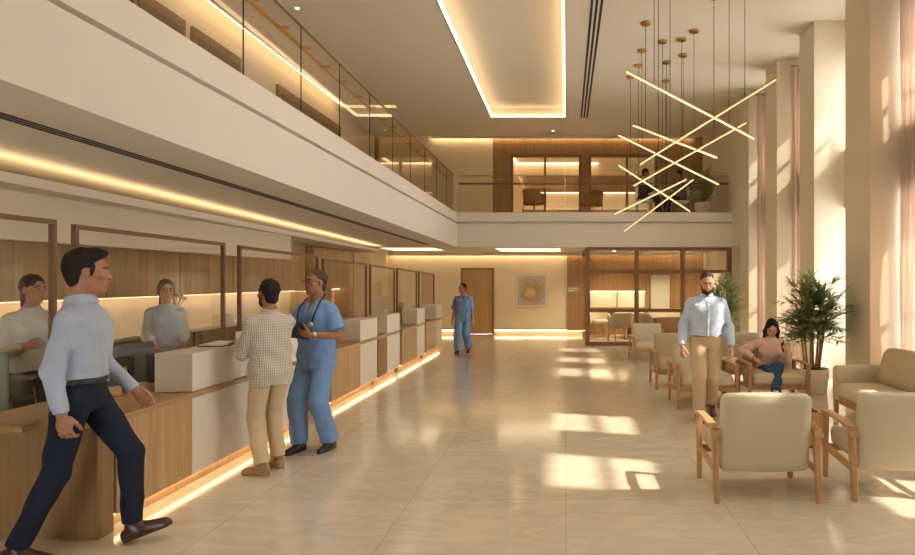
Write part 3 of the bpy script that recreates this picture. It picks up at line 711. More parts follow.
MB().lathe([(.001,0),(.07,0),(.10,.05),(.11,.12),(.07,.22),(.045,.27),(.06,.30),(.055,.30),(.04,.27),(.06,.22),(.1,.12),(.06,.02),(.001,.02)], 24, cap=False).build('vase_body', 'glass', t, smooth=True)
for k in range(18):
    a = k*2.4; r_ = .018*math.sqrt(k)+.004
    top = (r_*1.6*math.cos(a), r_*1.6*math.sin(a), .46-.0045*k+.012*(k % 3))
    stm = MB().tube([(0.01*math.cos(a), .01*math.sin(a), .03), (r_*.3*math.cos(a), r_*.3*math.sin(a), .28), top], .004, 6); stm = stm.build('stem', 'leaf', t)
    mb = MB()
    for ring in range(3):                        # a full round head of petals
        for j in range(6):
            b_ = j*PI/3+ring*.5; tilt = -.1+ring*.55
            d = Vector((math.cos(b_)*math.cos(tilt), math.sin(b_)*math.cos(tilt), math.sin(tilt))); s_ = Vector((-math.sin(b_), math.cos(b_), 0)); u_ = s_.cross(d)*-1
            p = Vector(top); mb.add([p, p+d*.022+s_*.017, p+d*.040, p+d*.022-s_*.017, p+d*.024+u_*.008], [(0,1,4),(1,2,4),(2,3,4),(3,0,4),(0,3,2,1)])
    mb.build('blossom', 'white', stm, smooth=True)
t = empty('storage_basket', (-5.2, 9.4, 1.04), 0, 'small white box on the back counter past the flower vase', 'box')
MB().box(-.1, .1, -.12, .12, 0, .13).build('box_body', 'white', t, bevel=.01)
MB().box(-.105, .105, -.125, .125, .131, .15).build('box_lid', 'beige', t, bevel=.005)
# office chair behind the first screen
def office_chair(x, y, rz, lab):
    t = empty('office_chair', (x, y, 0), rz, lab, 'office chair')
    cushion(-.24,.24,-.24,.24,.44,.53).build('seat', 'grey', t, smooth=True)
    mb = cushion(-.23,.23,.2,.27,.62,1.12, .02); mb.build('backrest', M['chair_grey'], t, smooth=True)
    MB().bar((0,.26,.5),(0,.26,.75), .06,.02).build('back_support', 'grey', t)
    MB().tube([(0,0,.07),(0,0,.45)], .028).build('column', 'grey', t)
    for k in range(5):
        a = k*2*PI/5+.3; MB().bar((0,0,.09),(.28*math.cos(a),.28*math.sin(a),.06), .04,.03).build('leg', 'grey', t)
        MB().lathe([(.001,-.025),(.025,-.02),(.025,.02),(.001,.025)], 12, (.28*math.cos(a),.28*math.sin(a),.026)).build('caster', 'black', t)
    for s_ in (-1,1): MB().tube([(s_*.25,.1,.5),(s_*.29,.1,.68),(s_*.29,-.15,.69)], .016).build('armrest', 'grey', t)
M['chair_grey'] = fabric('grey_green_fabric', s2l(150, 158, 142))
office_chair(-4.42, 5.1, math.radians(150), 'grey-green office chair behind the first glass screen')

# ---------------------------------------------------------------- lounge seating
def lounge_parts(t, width, n, fab='uph', depth=.68, arm_z=.585):
    """wood-armed lounge chair facing -Y with n seat cushions"""
    hw = width/2; hd = depth/2; pw = .05
    for s_ in (-1, 1):
        x = s_*(hw-pw/2)
        for yb, top, lean in ((-hd+.03, arm_z-.02, 0), (hd-.10, arm_z-.015, .06)):
            w_ = pw/2
            MB().hexa([(x-w_*.8,yb+lean-.022,0),(x+w_*.8,yb+lean-.022,0),(x+w_*.8,yb+lean+.022,0),(x-w_*.8,yb+lean+.022,0),
                       (x-w_,yb-.03,top),(x+w_,yb-.03,top),(x+w_,yb+.03,top),(x-w_,yb+.03,top)]).build('leg', 'chair_wood', t, bevel=.008)
        mb = MB()
        ys_ = [(-hd-.0, arm_z-.012), (-hd+.06, arm_z), (0, arm_z+.004), (hd-.16, arm_z-.012), (hd-.05, arm_z-.04), (hd-.03, arm_z-.07)]
        vs = []; fs = []
        for (yv, zv) in ys_: vs += [(x-.036,yv,zv-.028),(x+.036,yv,zv-.028),(x+.036,yv,zv),(x-.036,yv,zv)]
        for k in range(len(ys_)-1):
            o = k*4; fs += [(o,o+1,o+5,o+4),(o+1,o+2,o+6,o+5),(o+2,o+3,o+7,o+6),(o+3,o,o+4,o+7)]
        fs += [(0,3,2,1), tuple(len(vs)-4+k for k in range(4))]
        mb.add(vs, fs).build('armrest', 'chair_wood', t, bevel=.01)
        MB().bar((x, -hd+.04, .27), (x, hd-.07, .24), .028, .055).build('side_rail', 'chair_wood', t, bevel=.006)
    MB().box(-hw+.05, hw-.05, -hd+.02, -hd+.05, .23, .29).build('front_rail', 'chair_wood', t, bevel=.006)
    cw = (width-.14)/n
    for k in range(n):
        a = -hw+.07+k*cw
        cushion(a+.003, a+cw-.003, -hd+.0, hd-.14, .285, .44, .025).build('seat', fab, t, smooth=True)
    # backrest: one upholstered slab, leaning back
    mb = cushion(-hw+.075, hw-.075, -.06, .06, 0, .60, .01, 8, .62)
    a = math.radians(8); v2 = []
    for (x, y, z) in mb.v: v2.append((x, hd-.16 + y*math.cos(a)+z*math.sin(a), .225 - y*math.sin(a)+z*math.cos(a)))
    mb.v = v2; mb.build('backrest', fab, t, smooth=True)
ARM = None
def armchair(x, y, rz, lab, fab='uph', group='wood-armed lounge chairs'):
    t = empty('armchair', (x, y, 0), rz, lab, 'armchair', group)
    lounge_parts(t, .83, 1, fab)
    return t
def place(src, x, y, rz, lab, sc=1):
    c = copy_tree(src); c.location = (x, y, 0); c.rotation_euler = (0,0,rz); c['label'] = lab; c.scale = (sc, sc, sc); return c
A0 = armchair(1.535, 5.02, PI, 'beige wood-armed armchair with its back to us in the middle of the floor')
place(A0, 2.62, 5.04, PI-.05, 'beige wood-armed armchair with its back to us beside the corner sofa')
place(A0, 1.86, 8.50, .03, 'empty beige armchair just behind the bearded man')
place(A0, 2.86, 8.62, -.02, 'beige armchair that the woman in the pink jumper sits in')
place(A0, 1.74, 13.1, .05, 'empty beige armchair standing alone before the glazed partition', .93)
A1 = armchair(2.45, 14.3, .3, 'brown upholstered armchair near the glazed partition behind the empty beige one', 'uph_brown')
t = empty('lounge_sofa', (2.44, 9.98, 0), 0, 'long beige wood-armed sofa behind the woman in pink and the bearded man', 'sofa')
lounge_parts(t, 2.12, 3, 'uph_tan', .76)

def corner_sofa():
    t = empty('sofa', (3.76, 6.72, 0), -PI/2, 'beige sofa with thick arms and loose back cushions along the window columns', 'sofa')
    w2, d2 = 1.1, .43
    for s_ in (-1, 1):
        x0_, x1_ = (s_*w2, s_*(w2-.17)) if s_ < 0 else (w2-.17, w2)
        cushion(min(x0_,x1_), max(x0_,x1_), -d2+.02, d2, .20, .63, .008, 6).build('armrest', 'uph', t, smooth=True)
        for yb in (-d2+.05, d2-.06):
            MB().box(s_*(w2-.06)-.025, s_*(w2-.06)+.025, yb-.025, yb+.025, 0, .22).build('leg', 'chair_wood', t, bevel=.006)
    MB().box(-w2+.17, w2-.17, -d2+.04, d2-.02, .17, .27).build('base_frame', 'chair_wood', t, bevel=.008)
    cushion(-w2+.16, w2-.16, d2-.17, d2, .22, .68, .01, 6).build('back_frame', 'uph', t, smooth=True)
    for k in range(2):
        a = -w2+.175+k*(w2-.175)
        cushion(a+.003, a+w2-.178, -d2-.0, d2-.15, .27, .43, .02).build('seat_cushion', 'uph', t, smooth=True)
        mb = cushion(a+.01, a+w2-.185, -.085, .085, 0, .42, .05)
        an = math.radians(14); mb.v = [(x, d2-.30+y*math.cos(an)+z*math.sin(an), .425-y*math.sin(an)+z*math.cos(an)) for x, y, z in mb.v]
        mb.build('back_cushion', 'uph_tan', t, smooth=True)
corner_sofa()
t = empty('side_table', (2.36, 6.42, 0), 0, 'low oak cube side table with dark inset top between the two armchairs seen from behind', 'side table')
MB().box(-.24, .24, -.17, .17, 0.02, .36).build('table_body', 'chair_wood', t, bevel=.006)
MB().box(-.20, .20, -.13, .13, .361, .368).build('table_top', 'dark', t)
MB().box(-.2, .2, -.14, .14, 0, .02).build('plinth', 'dark', t)

# meeting room chairs and table
def tub_chair(x, y, rz, lab, fab='uph'):
    t = empty('tub_chair', (x, y, 0), rz, lab, 'chair', 'meeting room chairs')
    cushion(-.25,.25,-.25,.22,.40,.50,.02).build('seat', fab, t, smooth=True)
    vs = []; fs = []; n = 14
    for k in range(n+1):
        a = math.radians(-10+200*k/n); c, s_ = math.cos(a), math.sin(a)
        hz = .80 if .2 < k/n < .8 else .80-.14*abs(k/n-.5)/.5
        vs += [(.33*c, .29*s_-.02, .38), (.36*c, .33*s_, hz), (.30*c, .27*s_, hz), (.275*c, .24*s_-.02, .38)]
    for k in range(n):
        o = 4*k; fs += [(o,o+4,o+5,o+1),(o+1,o+5,o+6,o+2),(o+2,o+6,o+7,o+3),(o+3,o+7,o+4,o)]
    fs += [(0,1,2,3), tuple(4*n+3-k for k in range(4))]
    MB().add(vs, fs).build('backrest', fab, t, bevel=.015)
    for sx in (-1,1):
        for sy in (-1,1):
            MB().tube([(sx*.22,sy*.2,.40),(sx*.26,sy*.25,0)], [.018,.012]).build('leg', 'wood_dark', t)
    return t
Tc = tub_chair(1.50, 17.2, .35+PI, 'beige tub chair with slim legs behind the first pane of the glazed partition')
c = copy_tree(Tc); c.location = (2.32, 17.15, 0); c.rotation_euler.z = PI*.6; c['label'] = 'beige tub chair beside the round table in front of the frosted door'
c = copy_tree(Tc); c.location = (1.0, 18.6, 0); c.rotation_euler.z = .4; c['label'] = 'beige tub chair tucked against the glowing niche wall'
t = empty('round_table', (1.85, 18.2, 0), 0, 'round oak table inside the glazed meeting room', 'table')
MB().lathe([(.001,.70),(.45,.70),(.46,.715),(.45,.735),(.001,.735)], 32).build('table_top', 'wood', t, smooth=False)
MB().lathe([(.05,.02),(.04,.7)], 16).build('pedestal', 'bronze', t, smooth=True)
MB().lathe([(.26,0),(.26,.015),(.05,.03)], 24).build('base', 'bronze', t)
t = empty('low_sofa', (3.3, 18.6, 0), 0, 'pale low sofa inside the meeting room behind the last panes', 'sofa')
cushion(-.8,.8,-.4,.4,.12,.44).build('seat', 'uph', t, smooth=True)
cushion(-.8,.8,.25,.42,.40,.80).build('backrest', 'uph', t, smooth=True)
for s_ in (-1,1): cushion(s_*.88-.1, s_*.88+.1,-.4,.42,.12,.6).build('armrest', 'uph', t, smooth=True)
for sx in (-1,1):
    for sy in (-1,1): MB().box(sx*.75-.02, sx*.75+.02, sy*.33-.02, sy*.33+.02, 0, .14).build('leg', 'wood_dark', t)

# ---------------------------------------------------------------- plants
def palm(loc, pot_r, pot_h, height, spread, nst, lab, seed, mat='leaf', potmat='white', leaf=.28):
    rnd = random.Random(seed)
    t = empty('potted_palm', loc, 0, lab, 'plant', 'potted palms')
    pt_ = MB().lathe([(.001,0),(pot_r*.82,0),(pot_r*.86,.01),(pot_r,pot_h*.75),(pot_r*1.02,pot_h),(pot_r*.93,pot_h),(pot_r*.9,pot_h*.9),(.001,pot_h*.9)], 32, cap=False).build('pot', potmat, t, smooth=True)
    MB().lathe([(.001,pot_h*.9+.012),(pot_r*.9,pot_h*.9+.005)], 24, cap=False).build('soil', 'soil', pt_)
    fol = MB()
    def blade(p, d, L, w, droop):
        d = d.normalized(); side = d.cross(Vector((0,0,1)))
        side = side.normalized() if side.length > .01 else Vector((1,0,0))
        pts = []; q = Vector(p); dd = d.copy(); seg = 4
        for k in range(seg+1):
            u = k/seg; ww = w*(.35+1.3*u if u < .5 else 2*(1-u)+.02)
            pts.append((q-side*ww/2, q+side*ww/2+Vector((0,0,.002)))); q = q+dd*(L/seg); dd = (dd+Vector((0,0,-droop))).normalized()
        vs = [v for a in pts for v in a]; fol.add(vs, [(2*k,2*k+1,2*k+3,2*k+2) for k in range(seg)])
    for s_ in range(nst):
        a = rnd.uniform(0, 2*PI); r0 = rnd.uniform(.1,.5)*pot_r; h = height*rnd.uniform(.55, .92)
        lean = rnd.uniform(.02,.12)*spread
        base = Vector((r0*math.cos(a), r0*math.sin(a), pot_h*.9)); top = base+Vector((lean*math.cos(a)*2, lean*math.sin(a)*2, h-pot_h))
        mid = base.lerp(top,.5)+Vector((rnd.uniform(-.03,.03), rnd.uniform(-.03,.03), 0))
        MB().tube([base, mid, top], [.016,.013,.009], 7).build('stem', 'stem', t, smooth=True)
        for u in ((1.0, .88, .74, .6, .46) if leaf < .26 else (1.0, .9, .8, .7, .6, .5)):
            p0 = base.lerp(top, u) if u < 1 else top
            for f_ in range(3):
                b_ = rnd.uniform(0, 2*PI); el = rnd.uniform(.1, 1.1) if u > .75 else rnd.uniform(-.1,.7)
                d = Vector((math.cos(b_)*math.cos(el), math.sin(b_)*math.cos(el), math.sin(el)))
                pet = spread*rnd.uniform(.22,.48); p1 = p0+d*pet
                fol.tube([p0, p0.lerp(p1,.5)+Vector((0,0,.02)), p1], .004, 4)
                nb = rnd.randint(6, 9); s2 = d.cross(Vector((0,0,1))).normalized(); up = s2.cross(d)
                for k in range(nb):
                    an = (k/(nb-1)-.5)*2.6
                    dd = d*math.cos(an)+s2*math.sin(an)+up*.12
                    blade(p1, dd, leaf*rnd.uniform(.75,1.2)*(1-.25*abs(an)/1.3), .036, rnd.uniform(.12,.3))
    fol.build('foliage', mat, t, smooth=True)
palm((3.72, 9.36, 0), .235, .37, 1.78, .62, 13, 'big bushy palm in a white pot between the sofa end and the window columns', 3)
palm((3.48, 13.6, 0), .22, .4, 1.85, .7, 8, 'potted palm showing dark fronds behind the bearded man, by the partition corner', 5)
palm((3.70, 16.80, SLAB1), .22, .34, 1.25, .44, 15, 'bushy green palm in a white pot behind the upstairs glass balustrade', 9, 'leaf2', leaf=.24)

# upstairs table and chairs behind the balustrade
t = empty('cafe_table', (2.72, 17.3, SLAB1), 0, 'pale cafe table behind the upstairs glass between the two seated people', 'table')
MB().lathe([(.001,.72),(.30,.72),(.30,.75),(.001,.75)], 28).build('table_top', 'white', t)
MB().tube([(0,0,.02),(0,0,.72)], .03).build('pedestal', 'bronze', t)
MB().lathe([(.2,0),(.2,.02)], 20).build('base', 'bronze', t)
def cafe_chair(x, y, rz, lab):
    t = empty('cafe_chair', (x, y, SLAB1), rz, lab, 'chair', 'upstairs cafe chairs')
    cushion(-.22,.22,-.22,.22,.42,.47,.01).build('seat', 'white', t, smooth=True)
    cushion(-.21,.21,.19,.23,.55,.85,.01).build('backrest', 'white', t, smooth=True)
    for sx in (-1,1):
        MB().tube([(sx*.19,.2,0),(sx*.19,.2,.84)], .014).build('leg', 'bronze', t)
        MB().tube([(sx*.19,-.19,0),(sx*.19,-.19,.42)], .014).build('leg', 'bronze', t)
cafe_chair(2.18, 17.3, PI/2, 'white chair under the upstairs person in dark green')
cafe_chair(3.22, 17.5, -PI/2, 'white chair under the upstairs person beside the palm')
c = tub_chair(-.9, 17.6, 2.4, 'dark low chair behind the upstairs glass in front of the first window', 'uph_brown'); c.location.z = SLAB1; c['group'] = 'upstairs low chairs'
c2 = copy_tree(c); c2.location = (.75, 17.9, SLAB1); c2.rotation_euler.z = -2.2; c2['label'] = 'dark low chair behind the upstairs glass between the two windows'
# ---------------------------------------------------------------- people
def unit(v): v = np.asarray(v, float); return v/np.linalg.norm(v)
def rotm(ax, a):
    x, y, z = unit(ax); c, s = math.cos(a), math.sin(a); C = 1-c
    return np.array([[c+x*x*C, x*y*C-z*s, x*z*C+y*s],[y*x*C+z*s, c+y*y*C, y*z*C-x*s],[z*x*C-y*s, z*y*C+x*s, c+z*z*C]])
RX = lambda a: rotm((1,0,0), a); RY = lambda a: rotm((0,1,0), a); RZ = lambda a: rotm((0,0,1), a)
class SDF:
    def __init__(s): s.ops = []
    def cap(s, a, b, ra, rb, k=.02, flat=None, mode='u', noise=0, squash=None):
        a = np.asarray(a, float); b = np.asarray(b, float); r = max(ra, rb)
        lo = np.minimum(a, b)-r; hi = np.maximum(a, b)+r
        ba = b-a; L2 = float(ba@ba)+1e-12; L = math.sqrt(L2); d_ = ba/L
        def f(X, Y, Z):
            px, py, pz = X-a[0], Y-a[1], Z-a[2]
            t = (px*ba[0]+py*ba[1]+pz*ba[2])/L2; tc = np.clip(t, 0, 1)
            qx, qy, qz = px-tc*ba[0], py-tc*ba[1], pz-tc*ba[2]
            if squash is not None:
                n_, f_ = squash; dn = qx*n_[0]+qy*n_[1]+qz*n_[2]
                qx, qy, qz = qx+n_[0]*dn*(f_-1), qy+n_[1]*dn*(f_-1), qz+n_[2]*dn*(f_-1)
            d = np.sqrt(qx*qx+qy*qy+qz*qz)-(ra+(rb-ra)*tc)
            if flat in ('b', 'ab'): d = np.maximum(d, (t-1)*L)
            if flat in ('a', 'ab'): d = np.maximum(d, -t*L)
            if noise: d = d+noise*wr(X, Y, Z)
            return d
        s.ops.append((lo, hi, f, k, mode)); return s
    def ell(s, c, r, R=None, k=.02, mode='u'):
        c = np.asarray(c, float); r = np.asarray(r, float); R = np.eye(3) if R is None else R; m = r.max()
        def f(X, Y, Z):
            p = (X-c[0], Y-c[1], Z-c[2])
            q = [(R[0,i]*p[0]+R[1,i]*p[1]+R[2,i]*p[2])/r[i] for i in range(3)]
            k0 = np.sqrt(q[0]**2+q[1]**2+q[2]**2)+1e-9
            k1 = np.sqrt((q[0]/r[0])**2+(q[1]/r[1])**2+(q[2]/r[2])**2)+1e-9
            return k0*(k0-1)/k1
        s.ops.append((c-m, c+m, f, k, mode)); return s
    def loft(s, o, R, sec, k=.02, n=2.3, noise=0, mode='u'):
        o = np.asarray(o, float); sec = np.asarray(sec, float)
        m = max(sec[:,1].max(), sec[:,2].max())+abs(sec[:,3]).max()
        e = [o+R@np.array([0,0,z]) for z in (sec[0,0], sec[-1,0])]
        lo = np.minimum(*e)-m; hi = np.maximum(*e)+m
        def f(X, Y, Z):
            p = (X-o[0], Y-o[1], Z-o[2])
            x, y, z = [R[0,i]*p[0]+R[1,i]*p[1]+R[2,i]*p[2] for i in range(3)]
            a = np.interp(z, sec[:,0], sec[:,1]); b = np.interp(z, sec[:,0], sec[:,2]); cy = np.interp(z, sec[:,0], sec[:,3])
            d = ((np.abs(x/a)**n+np.abs((y-cy)/b)**n)**(1/n)-1)*np.minimum(a, b)
            d = np.maximum(d, np.maximum(z-sec[-1,0], sec[0,0]-z))
            if noise: d = d+noise*wr(X, Y, Z)
            return d
        s.ops.append((lo, hi, f, k, mode)); return s
    def plane(s, p, n, k=.0):            # cut away the side the normal points to
        p = np.asarray(p, float); n = unit(n)
        s.ops.append((None, None, lambda X, Y, Z: -((X-p[0])*n[0]+(Y-p[1])*n[1]+(Z-p[2])*n[2]), k, 's')); return s
    def mesh(s, vox, lo=None, hi=None):
        bl = [o for o in s.ops if o[4] == 'u']
        if lo is None:
            lo = np.min([o[0] for o in bl], axis=0)-.03; hi = np.max([o[1] for o in bl], axis=0)+.03
        lo = np.asarray(lo, float); n = np.ceil((np.asarray(hi)-lo)/vox).astype(int)+1
        ax = [lo[i]+vox*np.arange(n[i]) for i in range(3)]
        Fd = np.full(n, .5)
        for (l, h, f, k, mode) in s.ops:
            if l is None: i0 = np.zeros(3, int); i1 = n
            else:
                mg = .03+k+2*vox
                i0 = np.clip(np.floor((l-mg-lo)/vox).astype(int), 0, n); i1 = np.clip(np.ceil((h+mg-lo)/vox).astype(int)+1, 0, n)
            if (i1 <= i0).any(): continue
            sl = tuple(slice(i0[i], i1[i]) for i in range(3))
            d = f(ax[0][sl[0]][:,None,None], ax[1][sl[1]][None,:,None], ax[2][sl[2]][None,None,:])
            A = Fd[sl]
            if mode == 'u':
                if k > 1e-6:
                    t = np.clip(.5+.5*(A-d)/k, 0, 1); Fd[sl] = A*(1-t)+d*t-k*t*(1-t)
                else: Fd[sl] = np.minimum(A, d)
            elif mode == 's':
                if k > 1e-6:
                    t = np.clip(.5-.5*(A+d)/k, 0, 1); Fd[sl] = A*(1-t)+(-d)*t+k*t*(1-t)
                else: Fd[sl] = np.maximum(A, -d)
        return surface_nets(Fd, lo, vox)
def wr(X, Y, Z):
    return (np.sin(26*Z+5*np.sin(9*X+1)+4*np.sin(8*Y))*.5+np.sin(24*(X+.6*Y)+4*np.sin(11*Z)+2)*.5)
def surface_nets(Fd, lo, h):
    Sg = Fd < 0; nx, ny, nz = Fd.shape
    cnt = np.zeros((nx-1, ny-1, nz-1), np.int8)
    offs = [(i,j,k) for i in (0,1) for j in (0,1) for k in (0,1)]
    for i,j,k in offs: cnt += Sg[i:nx-1+i, j:ny-1+j, k:nz-1+k]
    cells = np.argwhere((cnt > 0) & (cnt < 8))
    idx = np.full((nx-1, ny-1, nz-1), -1, np.int32); idx[tuple(cells.T)] = np.arange(len(cells))
    V = {o: Fd[cells[:,0]+o[0], cells[:,1]+o[1], cells[:,2]+o[2]] for o in offs}
    acc = np.zeros((len(cells), 3)); num = np.zeros(len(cells))
    for o in offs:
        for a in range(3):
            if o[a] == 0:
                p = list(o); p[a] = 1; p = tuple(p); A, B = V[o], V[p]; c = (A < 0) != (B < 0)
                t = np.where(c, A/np.where(c, A-B, 1), 0)
                for b in range(3): acc[:,b] += np.where(c, o[b]+(t if b == a else 0), 0)
                num += c
    verts = lo+h*(cells+acc/num[:,None])
    quads = []
    for a in range(3):
        b, c = (a+1) % 3, (a+2) % 3
        sl0 = [slice(1, None)]*3; sl1 = [slice(1, None)]*3
        sl0 = [slice(0,-1) if i == a else slice(1,-1) for i in range(3)]; sl1 = [slice(1,None) if i == a else slice(1,-1) for i in range(3)]
        A, B = Sg[tuple(sl0)], Sg[tuple(sl1)]
        for cond, flip in ((A & ~B, False), (~A & B, True)):
            e = np.argwhere(cond)
            if not len(e): continue
            e = e+np.array([0 if i == a else 1 for i in range(3)])
            q = []
            for db, dc in ((-1,-1),(0,-1),(0,0),(-1,0)):
                g = e.copy(); g[:,b] += db; g[:,c] += dc; q.append(idx[tuple(g.T)])
            q = np.stack(q, 1); quads.append(q[:, ::-1] if flip else q)
    return verts, np.concatenate(quads) if quads else np.zeros((0,4), int)
def join(parts):
    vs = []; fs = []; o = 0
    for v, f in parts: vs.append(v); fs.append(f+o); o += len(v)
    return np.concatenate(vs), np.concatenate(fs)
def mk(name, vf, mat, parent, tint=None):
    v, f = vf; me = bpy.data.meshes.new(name)
    me.vertices.add(len(v)); me.vertices.foreach_set('co', v.astype(np.float32).ravel())
    me.loops.add(len(f)*4); me.loops.foreach_set('vertex_index', f.astype(np.int32).ravel())
    me.polygons.add(len(f)); me.polygons.foreach_set('loop_start', np.arange(0, len(f)*4, 4, dtype=np.int32))
    me.polygons.foreach_set('use_smooth', np.ones(len(f), bool))
    me.update(calc_edges=True); me.validate()
    if tint is not None and len(me.vertices) == len(tint):
        at = me.color_attributes.new('tint', 'FLOAT_COLOR', 'POINT'); at.data.foreach_set('color', tint.astype(np.float32).ravel())
    me.materials.append(M[mat] if isinstance(mat, str) else mat)
    o = bpy.data.objects.new(name, me); COL.objects.link(o); o.parent = parent
    return o
def ik(a, b, l1, l2, pole):
    a = np.asarray(a, float); b = np.asarray(b, float); d = b-a; L = np.linalg.norm(d)
    if L > (l1+l2)*.999: b = a+d/L*(l1+l2)*.999; d = b-a; L = np.linalg.norm(d)
    u = d/L; x = (l1*l1-l2*l2+L*L)/(2*L); h = math.sqrt(max(l1*l1-x*x, 0))
    p = np.asarray(pole, float); p = p-u*(p@u); p = unit(p)
    return a+u*x+p*h, b

def skinmat():
    m, nt, b = new_mat('skin')
    a = N(nt, 'ShaderNodeAttribute', attribute_name='tint'); t = N(nt, 'ShaderNodeTexNoise', Scale=60.0)
    nt.links.new(coords(nt), t.inputs['Vector'])
    c = mixc(nt, 1.0, a.outputs['Color'], mixc(nt, t.outputs['Fac'], (.92,.9,.9,1), (1.06,1.06,1.06,1)), 'MULTIPLY')
    nt.links.new(c, b.inputs['Base Color']); b.inputs['Roughness'].default_value = .5
    b.inputs['Subsurface Weight'].default_value = .08; b.inputs['Subsurface Radius'].default_value = (.01,.004,.002)
    return m
M['skin'] = skinmat()
def hairmat(name, col):
    m, nt, b = new_mat(name)
    t = N(nt, 'ShaderNodeTexNoise', Scale=1.0, Detail=3); nt.links.new(coords(nt, (160,160,30)), t.inputs['Vector'])
    nt.links.new(mixc(nt, t.outputs['Fac'], tuple(c*.6 for c in col[:3])+(1,), tuple(c*1.5 for c in col[:3])+(1,)), b.inputs['Base Color'])
    b.inputs['Roughness'].default_value = .6; b.inputs['Specular IOR Level'].default_value = .25; bump(nt, b, t.outputs['Fac'], .8, .006); return m
M['hair_black'] = hairmat('black_hair', s2l(34, 27, 24)); M['hair_brown'] = hairmat('brown_hair', s2l(50, 35, 26)); M['hair_grey'] = hairmat('greying_hair', s2l(74, 62, 54))
M['sh_blue'] = fabric('pale_blue_shirt', s2l(170, 184, 208), 420, .05, .9, .1, .55); M['sh_blue2'] = fabric('light_blue_shirt', s2l(184, 198, 220), 420, .05, .9, .1, .55)
M['scrub'] = fabric('blue_scrubs', s2l(116, 152, 204), 380, .06, .9, .12, .5); M['navy'] = fabric('navy_trousers', s2l(34, 42, 58), 380, .1, .9, .1, .4)
M['chino'] = fabric('tan_chinos', s2l(190, 166, 132), 380, .07, .9, .1, .4); M['chino_pale'] = fabric('khaki_trousers', s2l(204, 186, 154), 380, .07, .9, .1, .4)
M['pink'] = fabric('pink_knit', s2l(220, 186, 172), 240, .08, .95, .4, .4); M['denim'] = fabric('blue_denim', s2l(54, 82, 112), 420, .22, .9, .15)
M['blouse'] = fabric('pale_blouse', s2l(196, 200, 200), 400, .05, .9, .1, .5); M['white_top'] = fabric('white_blouse', s2l(206, 204, 196), 400, .05, .9, .1, .5)
M['dgreen'] = fabric('dark_green_cloth', s2l(62, 68, 58), 300, .1); M['shoe_black'] = plain('black_shoe', s2l(30, 30, 36), .4); M['shoe_brown'] = plain('brown_leather', s2l(66, 40, 28), .35)
M['shoe_suede'] = plain('taupe_suede', s2l(150, 120, 92), .85); M['belt'] = plain('belt_leather', s2l(54, 38, 30), .45); M['shoe_white'] = plain('white_shoe', s2l(214, 208, 200), .6)
def checks():
    m, nt, b = new_mat('checked_shirt')
    c = None; base = s2l(212, 206, 194); line = s2l(150, 146, 140)
    facs = []
    for d, sc in (('Z', 14.0), ('X', 21.0), ('Y', 21.0)):
        w = N(nt, 'ShaderNodeTexWave', Scale=sc, Distortion=.3); w.bands_direction = d
        nt.links.new(coords(nt), w.inputs['Vector'])
        r = N(nt, 'ShaderNodeValToRGB'); r.color_ramp.elements[0].position = .62; r.color_ramp.elements[1].position = .8
        nt.links.new(w.outputs['Fac'], r.inputs['Fac']); facs.append(r.outputs['Color'])
    c = mixc(nt, facs[0], base, tuple(.55*p+.45*q for p, q in zip(line, base)))
    g = N(nt, 'ShaderNodeTexCoord'); sp = N(nt, 'ShaderNodeSeparateXYZ'); nt.links.new(g.outputs['Normal'], sp.inputs[0])
    ab = N(nt, 'ShaderNodeMath', operation='ABSOLUTE'); nt.links.new(sp.outputs['X'], ab.inputs[0])
    gt = N(nt, 'ShaderNodeMath', operation='GREATER_THAN'); gt.inputs[1].default_value = .7; nt.links.new(ab.outputs[0], gt.inputs[0])
    vert = mixc(nt, gt.outputs[0], facs[1], facs[2])
    c2 = mixc(nt, vert, c, line)
    nt.links.new(c2, b.inputs['Base Color']); b.inputs['Roughness'].default_value = .9
    return m
M['checks'] = checks()

